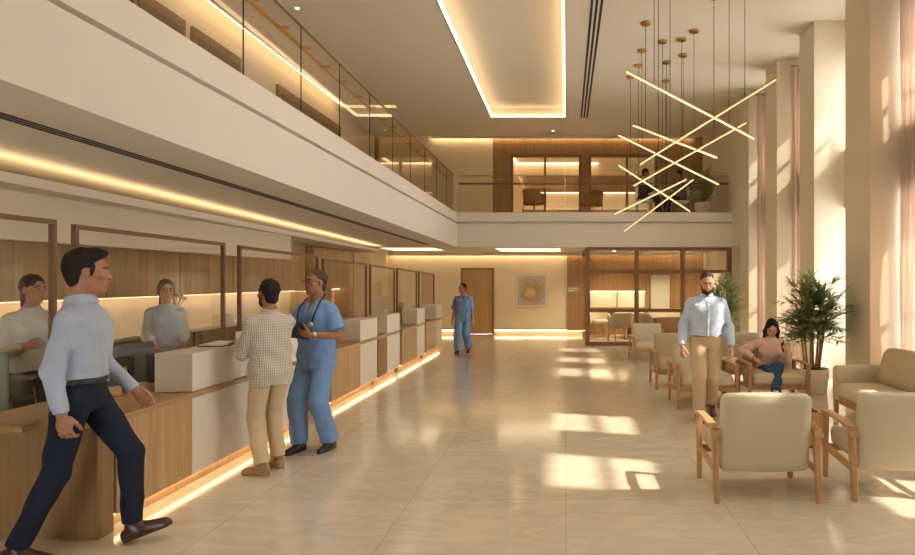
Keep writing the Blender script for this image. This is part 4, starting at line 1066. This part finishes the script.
class Person:
    """faces +Y in its own space; the figure's own right is +X"""
    def __init__(p, name, loc, face, H, label, group=None, skin=(150,104,76), hair=(34,27,24), female=False, lean=0, twist=0, roll=0, head=(0,0,0),
                 pelvis=None, lift=0, bulk=1.0, vox=.011, cat='person'):
        p.s = s = H/1.75; p.female = female; p.vox = vox; p.bulk = bulk
        p.root = empty(name, loc, math.atan2(-face[0], face[1]), label, cat, group)
        p.pel = np.array([0,0,.95]) if pelvis is None else np.asarray(pelvis, float)/s
        p.R = RZ(twist)@RY(roll)@RX(-lean)
        T = lambda x, y, z: p.pel+p.R@np.array([x,y,z])
        p.T = T; sw = .150 if female else .172
        p.sh = {1: T(sw, -.008, .425), -1: T(-sw, -.008, .425)}
        p.hip = {1: p.pel+RZ(twist*.4)@np.array([.09,0,-.03]), -1: p.pel+RZ(twist*.4)@np.array([-.09,0,-.03])}
        p.nb = T(0, -.015, .53)
        yaw, pit, rol = head
        p.HR = p.R@RZ(yaw)@RY(rol)@RX(-pit); p.hc = p.nb+p.R@np.array([0,.005,.06])+p.HR@np.array([0,.025,.105])
        p.skin = np.array(s2l(*skin)); p.haircol = np.array(s2l(*hair)); p.arm = {}; p.leg = {}; p.hands = {}
        p.beard = False
    def w2l(p, w):                 # a world point in the figure's unscaled space
        v = p.root.matrix_basis.inverted() @ Vector(w); return np.array(v)/p.s
    def arms(p, side, hand, pole, hdir=None, palm=None, curl=.5):
        e, h = ik(p.sh[side], np.asarray(hand, float), .29, .255, pole)
        d = unit(h-e) if hdir is None else unit(hdir)
        p.arm[side] = (e, h); p.hands[side] = (h, d, unit(palm if palm is not None else (-side, 0, 0)), curl)
    def legs(p, side, ankle, pole=(0,1,0), yaw=0, pitch=0):
        k, a = ik(p.hip[side], np.asarray(ankle, float), .435, .43, pole)
        p.leg[side] = (k, a, RZ(yaw)@RX(pitch))
    def hc_pt(p, x, y, z): return p.hc+p.HR@np.array([x,y,z])
    def hand_sdf(p, side):
        h, d, pal, curl = p.hands[side]; pal = unit(pal-d*(pal@d)); s_ = np.cross(d, pal)
        if True:
            # thumb on the body-front side: choose so that thumb side matches handedness
            s_ = s_*side
        S_ = SDF(); R = np.stack([s_, d, pal], 1)
        S_.cap(h-d*.03, h+d*.02, .026, .027, .01, squash=(pal, 1.25))
        S_.ell(h+d*.055, (.040,.05,.016), R, .015)
        S_.ell(h+d*.045+s_*.022+pal*.008, (.016,.03,.014), R, .012)
        for i, (o, L) in enumerate(((.029,.070),(.0098,.078),(-.0098,.073),(-.028,.058))):
            q = h+d*.093+s_*o; dd = d.copy(); pp = pal.copy(); c = curl*(.9+.12*i)
            dd = unit(dd+s_*o*.8)
            for j, f_ in enumerate((.45,.32,.23)):
                ax = np.cross(dd, pp); R_ = rotm(ax, c*(1.0 if j else .8)); dd = R_@dd; pp = R_@pp
                e = q+dd*L*f_; S_.cap(q, e, .0088-.0008*j, .0082-.0009*j, .003); q = e
        q = h+d*.02+s_*.032+pal*.006; dd = unit(d*.85+s_*.36+pal*.38)
        for j, L in enumerate((.038,.032,.024)):
            e = q+dd*L; S_.cap(q, e, .0115-.001*j, .0102-.001*j, .006); q = e; dd = unit(dd+pal*.22*curl-s_*.25*curl)
        return S_
    def head_sdf(p, S_):
        C = p.hc_pt; R = p.HR; f = p.female
        S_.ell(C(0,-.018,.032), (.076,.098,.092), R, .01)
        S_.ell(C(0,.022,-.03), (.064,.073,.088), R, .03)
        S_.ell(C(0,.042,-.078), (.046 if not f else .040,.042,.040), R, .03)
        S_.ell(C(0,.070,-.106), (.022 if not f else .016,.018,.016), R, .02)
        S_.ell(C(0,.076,.028), (.050,.014,.012), R, .02)
        for s_ in (-1, 1):
            S_.ell(C(s_*.031,.100,.010), (.017,.014,.012), R, .012, 's')
            S_.ell(C(s_*.031,.080,.008), (.0135,.0135,.0135), R, .002)
            S_.ell(C(s_*.047,.060,-.020), (.02,.014,.015), R, .02); S_.ell(C(s_*.043,.012,-.075), (.016,.022,.022), R, .03)
            S_.ell(C(s_*.078,-.008,-.006), (.010,.021,.032), R, .008)
            S_.ell(C(s_*.010,.098,-.030), (.008,.009,.007), R, .008)
        S_.cap(C(0,.086,.016), C(0,.105,-.027), .006, .0085, .012)
        S_.ell(C(0,.088,-.063), (.022,.010,.0055), R, .008); S_.ell(C(0,.087,-.073), (.019,.010,.0065), R, .008)
    def body(p, tuckless=False):
        S_ = SDF(); b = p.bulk; R = p.R
        if p.female: sec = [(-.10,.15,.10,0),(-.02,.172,.118,-.005),(.10,.135,.10,0),(.18,.125,.095,.005),(.32,.142,.11,.01),(.41,.142,.098,.0),(.46,.115,.078,-.01),(.505,.075,.06,-.014),(.54,.052,.052,-.015),(.56,.05,.05,-.015)]
        else: sec = [(-.10,.15,.105,0),(-.02,.165,.118,-.005),(.12,.148,.108,0),(.25,.16,.115,.005),(.36,.172,.120,.005),(.42,.168,.110,-.002),(.465,.140,.088,-.01),(.505,.092,.068,-.014),(.54,.062,.060,-.015),(.56,.058,.058,-.015)]
        sec = [(z, a*b, c*b, y) for z, a, c, y in sec]; p.sec = sec
        S_.loft(p.pel, R, sec, .02)
        S_.cap(p.nb-R@np.array([0,0,.03]), p.hc+p.HR@np.array([0,-.022,-.05]), .058 if not p.female else .048, .054 if not p.female else .045, .03)
        for s_ in (-1, 1):
            e, h = p.arm[s_]; g = .9 if p.female else 1.0
            S_.cap(p.T(s_*.09,-.008,.425), p.sh[s_], .062*g, .052*g, .03)
            S_.cap(p.sh[s_], e, .052*g*b, .040*g*b, .03); S_.cap(e, h, .042*g*b, .027*g, .02)
            k, a, _ = p.leg[s_]
            S_.cap(p.hip[s_], k, .084*b, .056, .03); S_.cap(k, a, .058, .038, .03)
        p.head_sdf(S_)
        parts = []
        z1 = p.hc; r_ = np.array([.16,.16,.17])
        vf = S_.mesh(p.vox); 
        hv = S_.mesh(min(p.vox, .0045), z1-r_, z1+r_)
        # coarse body without the head block, fine head without what hangs below the neck
        up = p.HR@np.array([0,0,1]); cut = p.hc-up*.125
        def keep(vf, fn):
            v, q = vf; kk = fn(v); fm = kk[q].all(1); used = np.zeros(len(v), bool); used[q[fm].ravel()] = True
            mp = np.cumsum(used)-1; return v[used], mp[q[fm]]
        # keep only the neck and head within the block (drop shoulders met by its box)
        vf = keep(vf, lambda v: ((v-cut)@up < .012) | (np.linalg.norm(v-p.hc, axis=1) > .2))
        hv = keep(hv, lambda v: ((v-cut)@up > -.012) & (np.linalg.norm(v-p.hc, axis=1) < .19))
        parts = [vf, hv]+[p.hand_sdf(s_).mesh(min(p.vox*.5, .0042)) for s_ in (-1, 1)]
        v, q = join(parts)
        tint = np.tile(p.skin, (len(v), 1)); l = (v-p.hc)@p.HR
        x, y, z = np.abs(l[:,0]), l[:,1], l[:,2]; near = np.linalg.norm(l, axis=1) < .16
        def paint(mask, col): tint[mask & near, :3] = np.asarray(col)[:3]
        if p.beard:
            bz = (z < -.045+np.clip((.05-y)*.55, -.01, .05)) & (y > -.005) & (z > -.135) & ~((x < .02) & (np.abs(z+.067) < .010))
            paint(bz & ((z < -.05) | (x > .03)), p.haircol[:3]*.8+p.skin[:3]*.1)
        lip = ((x/.022)**2+((z+.068)/.0095)**2 < 1) & (y > .08)
        paint(lip, p.skin[:3]*np.array([.95,.72,.70]))
        paint((np.abs(z-.032+.1*np.clip(x-.03,0,1)) < .0055) & (x > .012) & (x < .052) & (y > .05), p.haircol[:3]*.9+p.skin[:3]*.1)
        paint((((x-.031)/.011)**2+((z-.008)/.0045)**2 < 1) & (y > .07), (.42,.37,.33))
        paint((((x-.031)/.0065)**2+((z-.008)/.0065)**2 < 1) & (y > .07), (.02,.012,.01))
        v = v*p.s; p.bodyobj = mk('body', (v, q), 'skin', p.root, tint); return p
    def add(p, name, S_, mat, vox=None, tint=None, label=None):
        v, f = S_.mesh((vox or p.vox*.8)); o = mk(name, (v*p.s, f), mat, p.root)
        if label: o['label'] = label
        return o
    def shirt(p, mat, hem=-.02, sleeve=1.0, infl=.016, name='shirt', loose=0, vneck=False, sl_r=(.060,.052,.040), noise=.008, neck=.055):
        S_ = SDF()
        sec = [(z, a+infl+(loose if z < .35 else loose*.3), c+infl+(loose if z < .35 else loose*.4), y) for z, a, c, y in p.sec if z < .51]
        hs = [q for q in sec if q[0] > hem]
        ia = lambda j: float(np.interp(hem, [q[0] for q in sec], [q[j] for q in sec]))
        hs = [(hem, ia(1), ia(2), ia(3))]+hs
        z_, a_, c_, y_ = [q for q in p.sec if abs(q[0]-.54) < .001][0]
        hs += [(.522, neck+.020, neck+.016, -.015), (.538, neck+.010, neck+.008, -.015)]
        S_.loft(p.pel, p.R, hs, .0, noise=noise)
        if p.female and not vneck:
            for s_ in (-1, 1): S_.ell(p.T(s_*.065,.085,.33), (.06,.05,.06), p.R, .05)
        g = .9 if p.female else 1.0
        for s_ in (-1, 1):
            e, h = p.arm[s_]; r1, r2, r3 = [r*g*(p.bulk**.5) for r in sl_r]
            S_.cap(p.T(s_*.08,-.008,.428), p.sh[s_], .068*g, r1-.002, .035)
            if sleeve >= .99:
                S_.cap(p.sh[s_], e, r1, r2, .025, noise=noise)
                w = e+(h-e)*(.94 if sleeve < 1.05 else .98); S_.cap(e, w, r2, r3, .02, 'b', noise=noise*.7)
            elif sleeve > .55:
                S_.cap(p.sh[s_], e, r1, r2, .025, noise=noise); w = e+(h-e)*(sleeve-.5); S_.cap(e, w, r2, r2*.95, .02, 'b', noise=noise)
            else:
                w = p.sh[s_]+(e-p.sh[s_])*sleeve*2; S_.cap(p.sh[s_], w, r1, r2+.012, .025, 'b', noise=noise*.7)
        if vneck:
            S_.cap(p.T(0,.13,.585), p.T(0,.125,.37), .085, .004, .004, mode='s', squash=(p.R@np.array([0,1.,0]), .55))
        p.top = p.add(name, S_, mat); p.hs = hs; return p.top
    def placket(p, mat):
        S_ = SDF(); S_.loft(p.pel, p.R, [(z, a+.006, c+.006, y) for z, a, c, y in p.hs if z < .5], 0, noise=.008)
        for s_ in (-1, 1): S_.plane(p.T(s_*.014,0,0), p.R@np.array([s_,0,0.]))
        S_.plane(p.T(0,.03,0), p.R@np.array([0,-1.,0])); p.add('button_placket', S_, mat, .006).parent = p.top
    def collar(p, mat, open_=True):
        S_ = SDF(); u = p.R@np.array([0,0,1])
        r = .064 if not p.female else .055
        S_.loft(p.nb-p.R@np.array([0,.0,.03]), p.R@RX(.22), [(0,r+.026,r+.028,0),(.062,r+.004,r+.006,.004)], 0, 2)
        S_.loft(p.nb-p.R@np.array([0,.0,.06]), p.R@RX(.22), [(0,r-.002,r-.002,0),(.13,r-.008,r-.007,.004)], 0, 2, mode='s')
        if open_: S_.cap(p.nb+p.R@np.array([0,.085,.06]), p.nb+p.R@np.array([0,.09,-.05]), .034, .006, .0, mode='s')
        p.add('collar', S_, mat, .006).parent = p.top
    def trousers(p, mat, r=(.098,.074,.066), top=.06, infl=.012, noise=.004, name='trousers', ankle=.97):
        S_ = SDF(); sec = [(z, a+infl, c+infl, y) for z, a, c, y in p.sec if z < top-.005]
        ia = lambda j: float(np.interp(top, [q[0] for q in p.sec], [q[j] for q in p.sec]))
        sec += [(top, ia(1)+infl, ia(2)+infl, ia(3))]
        S_.loft(p.pel, p.R, sec, .0)
        r = [q*p.bulk**.6 for q in r]
        for s_ in (-1, 1):
            k, a, _ = p.leg[s_]; S_.cap(p.hip[s_], k, r[0], r[1], .02, noise=noise); S_.cap(k, k+(a-k)*ankle, r[1], r[2], .015, 'b', noise=noise)
        return p.add(name, S_, mat)
    def belt(p, top=.06, infl=.012, mat='belt'):
        ia = lambda z, j: float(np.interp(z, [q[0] for q in p.sec], [q[j] for q in p.sec]))
        S_ = SDF(); S_.loft(p.pel, p.R, [(z, ia(z,1)+infl+.008, ia(z,2)+infl+.008, ia(z,3)) for z in (top-.03, top+.008)], 0); p.add('belt', S_, mat)
    def shoes(p, mat, r=1.0):
        for s_ in (-1, 1):
            k, a, R = p.leg[s_]; S_ = SDF(); u = R@np.array([0,0,1.]); f = R@np.array([0,1.,0])
            at = lambda x, y, z: a+R@np.array([x,y,z])
            S_.cap(at(0,-.045,-.05), at(0,.03,-.045), .038*r, .042*r, .01); S_.cap(at(0,.03,-.045), at(s_*.005,.155,-.064), .044*r, .034*r, .02)
            S_.cap(at(0,0,.02), at(0,.01,-.04), .045*r, .044*r, .02, 'a')
            S_.cap(at(0,-.045,-.075), at(s_*.005,.16,-.075), .037*r, .038*r, .008)
            S_.plane(at(0,0,-.088), -u)
            p.add('shoe', S_, mat, .007)
    def hair(p, style, mat):
        C = p.hc_pt; S_ = SDF(); R = p.HR; g = .004
        S_.ell(C(0,-.027,.043), (.083,.106,.098), R, 0)
        if style in ('short', 'crop', 'quiff'):
            if style == 'crop': S_.ops = []; S_.ell(C(0,-.025,.036), (.080,.102,.094), R, 0)
            if style == 'quiff': S_.ell(C(.005,.036,.105), (.060,.056,.036), R@RX(-.1), .03); S_.ell(C(0,-.062,.015),(.078,.068,.085),R,.02)
            n = R@np.array([0,.76,-.65]); S_.plane(C(0,.072,.102), n, .01)
            for s_ in ((-1, 1) if style != 'crop' else ()): S_.cap(C(s_*.070,.022,.035), C(s_*.070,.020,-.015), .012, .007, .01)
            S_.ell(C(0,-.060,-.045), (.062,.048,.055), R, .02)
            S_.ell(C(0,.112,.022), (.064,.062,.080), R, .012, 's')
        elif style == 'long':
            for s_ in (-1, 1):
                S_.cap(C(s_*.058,-.010,.05), C(s_*.086,-.012,-.07), .034, .036, .03); S_.cap(C(s_*.086,-.012,-.07), C(s_*.098,.0,-.23), .038, .022, .02)
            S_.cap(C(0,-.06,.0), C(0,-.075,-.2), .075, .05, .03)
            S_.ell(C(0,.105,.0), (.056,.085,.112), R, .010, 's')
        elif style == 'bun':
            S_.cap(C(0,-.06,.0), C(0,-.06,-.06), .07, .045, .03)
            for s_ in (-1, 1): S_.cap(C(s_*.06,.01,.06), C(s_*.075,-.01,-.04), .026, .018, .03)
            S_.cap(C(.02,-.08,-.05), C(.055,-.02,-.20), .035, .02, .02)
            S_.ell(C(0,.102,.0), (.058,.07,.104), R, .010, 's')
        elif style == 'tail':
            S_.cap(C(0,-.06,.0), C(0,-.06,-.06), .07, .045, .03); S_.cap(C(0,-.10,-.01), C(.0,-.10,-.24), .04, .028, .02)
            S_.ell(C(0,.10,-.012), (.062,.075,.10), R, .012, 's')
        # strand relief
        op = S_.ops[0]
        S_.ops[0] = (op[0], op[1], (lambda X, Y, Z, f=op[2], q=(.25 if style == 'crop' else 1.0): f(X, Y, Z)+q*.0032*np.sin(95*X+30*Y)*np.sin(75*Y+45*Z)+.0015*np.sin(170*X+90*Z)), op[3], op[4])
        p.add('hair', S_, mat, .0055)
    def beard_mesh(p, mat):
        C = p.hc_pt; S_ = SDF(); R = p.HR
        S_.ell(C(0,.042,-.085), (.056,.052,.048), R, 0); S_.ell(C(0,.066,-.108), (.030,.026,.024), R, .02)
        for s_ in (-1, 1): S_.cap(C(s_*.066,.012,-.025), C(s_*.052,.035,-.085), .008, .016, .015)
        S_.cap(C(-.024,.092,-.052), C(.024,.092,-.052), .008, .008, .008)
        S_.ell(C(0,.105,-.066), (.020,.03,.011), R, .004, 's')
        S_.ell(C(0,.075,-.02), (.07,.06,.036), R, .008, 's')
        S_.ell(C(0,.02,-.06), (.045,.06,.07), R, .0, 's')
        p.add('beard', S_, mat, .005)
    def glasses(p):
        mb = MB(); C = lambda x, y, z: Vector(p.hc_pt(x, y, z)*p.s)
        for s_ in (-1, 1):
            pts = [C(s_*.033+.021*math.cos(a), .106-.12*abs(.021*math.cos(a)+.0), .006+.016*math.sin(a)) for a in [k*2*PI/16 for k in range(16)]]
            mb.tube(pts, .0026, 6, True); mb.tube([C(s_*.053,.102,.012), C(s_*.078,.06,.014), C(s_*.081,-.01,.012)], .0024, 6)
        mb.tube([C(-.013,.107,.012), C(.013,.107,.012)], .0025, 6)
        mb.build('glasses', 'black', p.root, smooth=True)

def W(px, py, Y): return P(px, py, Y)
# 1 - man striding past the camera end of the counters
a = Person('person', (-3.02, 3.86, 0), (.965, .26), 1.87, 'man in pale blue shirt and navy trousers striding past the oak counter end', skin=(166,120,94), lean=.03, twist=.05, head=(.22,.05,0), pelvis=(0,0,.945*1.87/1.75), bulk=.93)
a.pel[1] = 0; a.arms(1, (.21, .0, .84), (.2,-1,0), palm=(-1,0,0), curl=.75); a.arms(-1, (-.22, .20, .90), (-.3,-1,0), palm=(1,0,0), curl=.65)
a.legs(1, (.09, -.27, .100), pitch=-.12); a.legs(-1, (-.09, .23, .112), pitch=.32)
a.body(); a.trousers('navy', (.098,.072,.058), .07); a.shirt('sh_blue', .05, 1.0); a.collar('sh_blue', False); a.belt(.08, mat='black'); a.shoes('shoe_brown'); a.hair('quiff', 'hair_black')
# 2 - man in the patterned shirt at the counter
fc = (-.78, .63)
a = Person('person', (-2.63, 5.52, 0), fc, 1.68, 'man in patterned grey shirt and khaki trousers leaning at the white ledge, back to us', skin=(154,106,80), lean=.05, head=(.12,-.05,0))
a.beard = True
h1 = a.w2l((-2.94, 5.58, 1.150)); h2 = a.w2l((-2.95, 5.92, 1.150))
a.arms(-1, h1, (-.3,-.4,-1), hdir=(-.15,1,-.12), palm=(.3,0,-1), curl=.3); a.arms(1, h2, (.1,-.3,-1), hdir=(-.15,1,-.1), palm=(-.3,0,-1), curl=.3)
a.legs(-1, (-.11, -.06, .088), yaw=.5); a.legs(1, (.10, .06, .088), yaw=-.12)
a.body(); a.trousers('chino_pale', (.094,.074,.066), .0); a.shirt('checks', -.15, 1.0, loose=.016, infl=.018); a.collar('checks', False); a.shoes('shoe_suede'); a.hair('short', 'hair_black'); a.beard_mesh('hair_black')
# 3 - doctor with the tablet
doc = a = Person('person', (-2.50, 6.22, 0), (-.36, -.93), 1.78, 'man in blue scrubs with glasses and stethoscope holding a tablet beside the counter', skin=(158,110,80), hair=(74,62,54), head=(-.2,-.02,0), twist=-.05)
a.arms(-1, (-.17, .26, 1.15), (-.9,-.6,-.5), hdir=(.85,.3,.3), palm=(.3,-.75,.5), curl=.5); a.arms(1, (.17, .27, 1.12), (.9,-.6,-.5), hdir=(-.5,.75,.1), palm=(-.3,-.1,1), curl=.5)
a.legs(1, (.12, .10, .088), yaw=.1); a.legs(-1, (-.11, -.06, .088), yaw=.15)
a.body(); a.trousers('scrub', (.105,.088,.084), .0, infl=.016, name='scrub_trousers', ankle=.99); a.shirt('scrub', -.14, .42, infl=.02, loose=.016, vneck=True, sl_r=(.066,.066,.06), name='scrub_top'); a.shoes('shoe_black'); a.hair('crop', 'hair_grey'); a.glasses()
e, h = a.arm[-1]; u = unit(h-e); S_ = SDF(); S_.cap(h-u*.045, h-u*.02, .034, .033, 0, 'ab'); a.add('wristwatch', S_, 'white', .005)
# stethoscope round his neck
t = empty('stethoscope', doc.root.location, doc.root.rotation_euler.z, 'navy stethoscope hanging round the neck of the man in blue scrubs', 'stethoscope')
s = doc.s; L = lambda x, y, z: Vector(doc.T(x, y, z)*s)
MB().tube([L(-.085,.150,.30), L(-.10,.145,.36), L(-.115,.115,.44), L(-.10,.05,.525), L(-.075,-.02,.565), L(-.03,-.085,.58), L(.03,-.085,.58), L(.075,-.02,.565), L(.10,.05,.525), L(.115,.115,.44), L(.10,.15,.36), L(.085,.152,.31)], .0075, 8).build('tubing', plain('navy_tube', s2l(32,36,58), .4), t, smooth=True)
MB().tube([L(-.085,.146,.30), L(-.085,.166,.29)], .022, 14).build('chest_piece', 'white', t)
for q in (-1, 1): MB().tube([L(.085,.152,.31), L(.085+q*.02,.158,.26), L(.085+q*.012,.16,.21), L(.085+q*.004,.158,.20)], .0045, 6).build('ear_tube', 'white', t, smooth=True)
# tablet
bk = doc.pel*s
t = empty('tablet', doc.root.location, doc.root.rotation_euler.z, 'dark tablet held flat against the belly of the man in blue scrubs', 'tablet')
R_ = Matrix.Translation((.0*s, .285*s, 1.20*s)) @ Matrix.Rotation(1.02, 4, 'X') @ Matrix.Rotation(.06, 4, 'Z')
def boxm(R_, x, y, z0, z1):
    mb = MB().box(-x, x, -y, y, z0, z1); mb.v = [tuple(R_ @ Vector(v)) for v in mb.v]; return mb
boxm(R_, .135, .10, -.006, .004).build('case', plain('tablet_case', s2l(40,46,62), .4), t, bevel=.003)
boxm(R_, .122, .088, .0042, .0055).build('screen', 'black', t)
# 4 - far nurse walking
a = Person('person', (-2.40, 14.45, 0), (-.10, -1), 1.60, 'person in blue scrubs walking past the far wooden door', skin=(172,126,98), head=(-.55,0,0), vox=.014)
a.arms(1, (.25,.08,.84), (.3,-1,0), curl=.5); a.arms(-1, (-.25,-.03,.83), (-.3,-1,0), curl=.5)
a.legs(1, (.09,.18,.095), pitch=.1); a.legs(-1, (-.09,-.20,.12), pitch=-.3)
a.body(); a.trousers('scrub', (.11,.10,.10), .0, infl=.018, name='scrub_trousers', ankle=1.0); a.shirt('scrub', -.14, .45, infl=.022, loose=.02, vneck=True, sl_r=(.070,.074,.068), name='scrub_top'); a.shoes('shoe_black'); a.hair('short', 'hair_black'); a.glasses()
# 5 - receptionist behind the glass
a = Person('person', (-4.68, 7.25, 0), (.62, -.78), 1.68, 'receptionist with glasses and pale blouse standing behind the glass screen', skin=(188,142,112), female=True, head=(.1,.05,0), vox=.012)
a.arms(1, (.15,.24,1.0), (.25,-.8,-.3), palm=(0,0,-1), curl=.3); a.arms(-1, (-.15,.24,1.0), (-.25,-.8,-.3), palm=(0,0,-1), curl=.3)
a.legs(1, (.09,0,.088)); a.legs(-1, (-.09,0,.088))
a.body(); a.trousers('navy', (.09,.07,.06), .0); a.shirt('blouse', -.08, 1.0, infl=.018, loose=.012, sl_r=(.068,.064,.046)); a.shoes('shoe_black'); a.hair('bun', 'hair_black'); a.glasses()
# 6 - woman behind the first screen
a = Person('person', (-4.78, 5.55, 0), (.85, -.5), 1.72, 'woman with tied brown hair and white blouse behind the first glass screen', skin=(186,140,110), female=True, head=(.3,.05,0), hair=(80,54,38), vox=.012)
a.arms(1, (.14,.28,1.15), (.3,-.6,-.6), palm=(-1,0,0), curl=.5); a.arms(-1, (-.16,.2,.95), (-.3,-.8,-.3), palm=(0,0,-1), curl=.3)
a.legs(1, (.09,0,.088)); a.legs(-1, (-.09,0,.088))
a.body(); a.trousers('navy', (.09,.07,.06), .0); a.shirt('white_top', -.04, 1.0, infl=.016, loose=.01, sl_r=(.066,.06,.044)); a.shoes('shoe_black'); a.hair('tail', 'hair_brown')
# 7 - bearded man walking by the armchairs
a = Person('person', (1.72, 7.62, 0), (-.10, -1), 1.80, 'bearded man in light blue shirt and tan trousers walking between the armchairs', skin=(194,144,114), hair=(44,32,26), head=(0,.30,0), lean=.10, bulk=1.06)
a.beard = True
a.arms(1, (.29,.12,.87), (.5,-1,.1), palm=(-.8,-.5,0), curl=.7); a.arms(-1, (-.28,.10,.86), (-.5,-1,.1), palm=(.8,-.5,0), curl=.7)
a.legs(1, (.10,.16,.092), pitch=.04, yaw=.05); a.legs(-1, (-.09,-.22,.15), pitch=-.45, pole=(.15,1,0))
a.body(); a.trousers('chino', (.102,.08,.07), .07); a.shirt('sh_blue2', .05, 1.0, infl=.018, loose=.012, sl_r=(.064,.058,.046)); a.collar('sh_blue2'); a.placket('sh_blue2'); a.belt(.078); a.shoes('shoe_brown'); a.hair('crop', 'hair_brown'); a.beard_mesh('hair_brown')
# 8 - woman sitting with her phone
a = Person('person', (2.86, 8.66, 0), (-.06, -1), 1.62, 'woman in pink jumper and jeans sitting cross-legged with a phone in an armchair', skin=(206,158,130), female=True, head=(-.12,.30,.05), lean=.33, pelvis=(0,-.15,.45))
s = a.s
a.arms(-1, (-.15,.27,.78), (-.35,-.5,-1), hdir=(.3,.45,.8), palm=(.6,-.6,.1), curl=.8); a.arms(1, (.26,.08,.66), (.9,-.6,-.1), hdir=(-.4,.85,-.3), palm=(-.2,0,-1), curl=.35)
a.legs(1, (-.02,.44,.095), pole=(.15,1,.6), yaw=.05); a.legs(-1, (.07,.52,.24), pole=(0,1,.9), pitch=-.2)
a.body(); a.trousers('denim', (.106,.082,.060), .0, name='jeans'); a.shirt('pink', -.05, 1.0, infl=.024, loose=.016, sl_r=(.076,.074,.050), name='jumper', neck=.062); a.shoes('shoe_white'); a.hair('long', 'hair_black')
h, d, pal, _ = a.hands[-1]
t = empty('phone', a.root.location, a.root.rotation_euler.z, 'dark phone in the raised hand of the woman in the pink jumper', 'phone')
c = Vector((h+d*.10+pal*.028)*s); dv = Vector(d); pv = Vector(unit(pal-d*(pal@d))); sv = dv.cross(pv)
R_ = Matrix(((sv.x,dv.x,pv.x,c.x),(sv.y,dv.y,pv.y,c.y),(sv.z,dv.z,pv.z,c.z),(0,0,0,1)))
boxm(R_, .036, .074, -.005, .004).build('case', 'black', t, bevel=.003); boxm(R_, .033, .070, .0041, .005).build('screen', 'grey', t)
# 9, 10 - two people upstairs behind the glass
a = Person('person', (2.18, 17.3, SLAB1), (1, -.1), 1.7, 'person in dark green sitting at the upstairs cafe table behind the glass', skin=(150,106,80), head=(0,.1,0), lean=.1, pelvis=(0,-.04,.56), vox=.016)
a.arms(1, (.2,.36,.84), (.8,-.5,-.8), palm=(0,0,-1)); a.arms(-1, (-.2,.36,.84), (-.8,-.5,-.8), palm=(0,0,-1))
a.legs(1, (.1,.44,.088), pole=(0,1,.6)); a.legs(-1, (-.1,.40,.088), pole=(0,1,.6))
a.body(); a.trousers('dgreen', top=.0); a.shirt('dgreen', -.06, 1.0, loose=.02); a.shoes('shoe_black'); a.hair('short', 'hair_brown')
a = Person('person', (3.22, 17.5, SLAB1), (-1, -.1), 1.68, 'person in grey shirt sitting upstairs beside the potted palm', skin=(150,106,80), head=(0,.1,0), lean=.1, pelvis=(0,-.04,.56), vox=.016)
a.arms(1, (.2,.36,.84), (.8,-.5,-.8), palm=(0,0,-1)); a.arms(-1, (-.2,.36,.84), (-.8,-.5,-.8), palm=(0,0,-1))
a.legs(1, (.1,.44,.088), pole=(0,1,.6)); a.legs(-1, (-.1,.40,.088), pole=(0,1,.6))
a.body(); a.trousers('navy', top=.0); a.shirt(fabric('grey_shirt', s2l(120,122,124)), -.06, 1.0, loose=.02); a.shoes('shoe_black'); a.hair('short', 'hair_brown')
# ---------------------------------------------------------------- light and camera
w = bpy.data.worlds.new('daylight'); SC.world = w; w.use_nodes = True
nt = w.node_tree; bg = nt.nodes['Background']
bg.inputs[0].default_value = (1.0, .99, .98, 1); bg.inputs[1].default_value = 5.7
sun = bpy.data.lights.new('sun', 'SUN'); sun.energy = 6.5; sun.angle = math.radians(1.2); sun.color = (1, .89, .73)
so = bpy.data.objects.new('sun', sun); COL.objects.link(so)
d = Vector((-1, .27, -.98)); so.rotation_euler = d.to_track_quat('-Z', 'Y').to_euler(); so.location = (12, 2, 12)
cd = bpy.data.cameras.new('camera'); co = bpy.data.objects.new('camera', cd); COL.objects.link(co)
co.location = (0, 0, EYE); co.rotation_euler = (PI/2, 0, 0)
cd.sensor_width = 36; cd.lens = 36*F/915; cd.shift_x = -(CX-457.5)/915; cd.shift_y = (CY-277.5)/915
cd.clip_start = .05; cd.clip_end = 200
SC.camera = co
vs_ = SC.view_settings; vs_.view_transform = 'Standard'; vs_.look = 'None'; vs_.gamma = 1; vs_.exposure = 0.56; vs_.use_curve_mapping = False
cy = SC.cycles; cy.max_bounces = 10; cy.diffuse_bounces = 5; cy.glossy_bounces = 4; cy.transparent_max_bounces = 24; cy.sample_clamp_indirect = 6
cy.caustics_reflective = False; cy.caustics_refractive = False
bpy.context.view_layer.update()
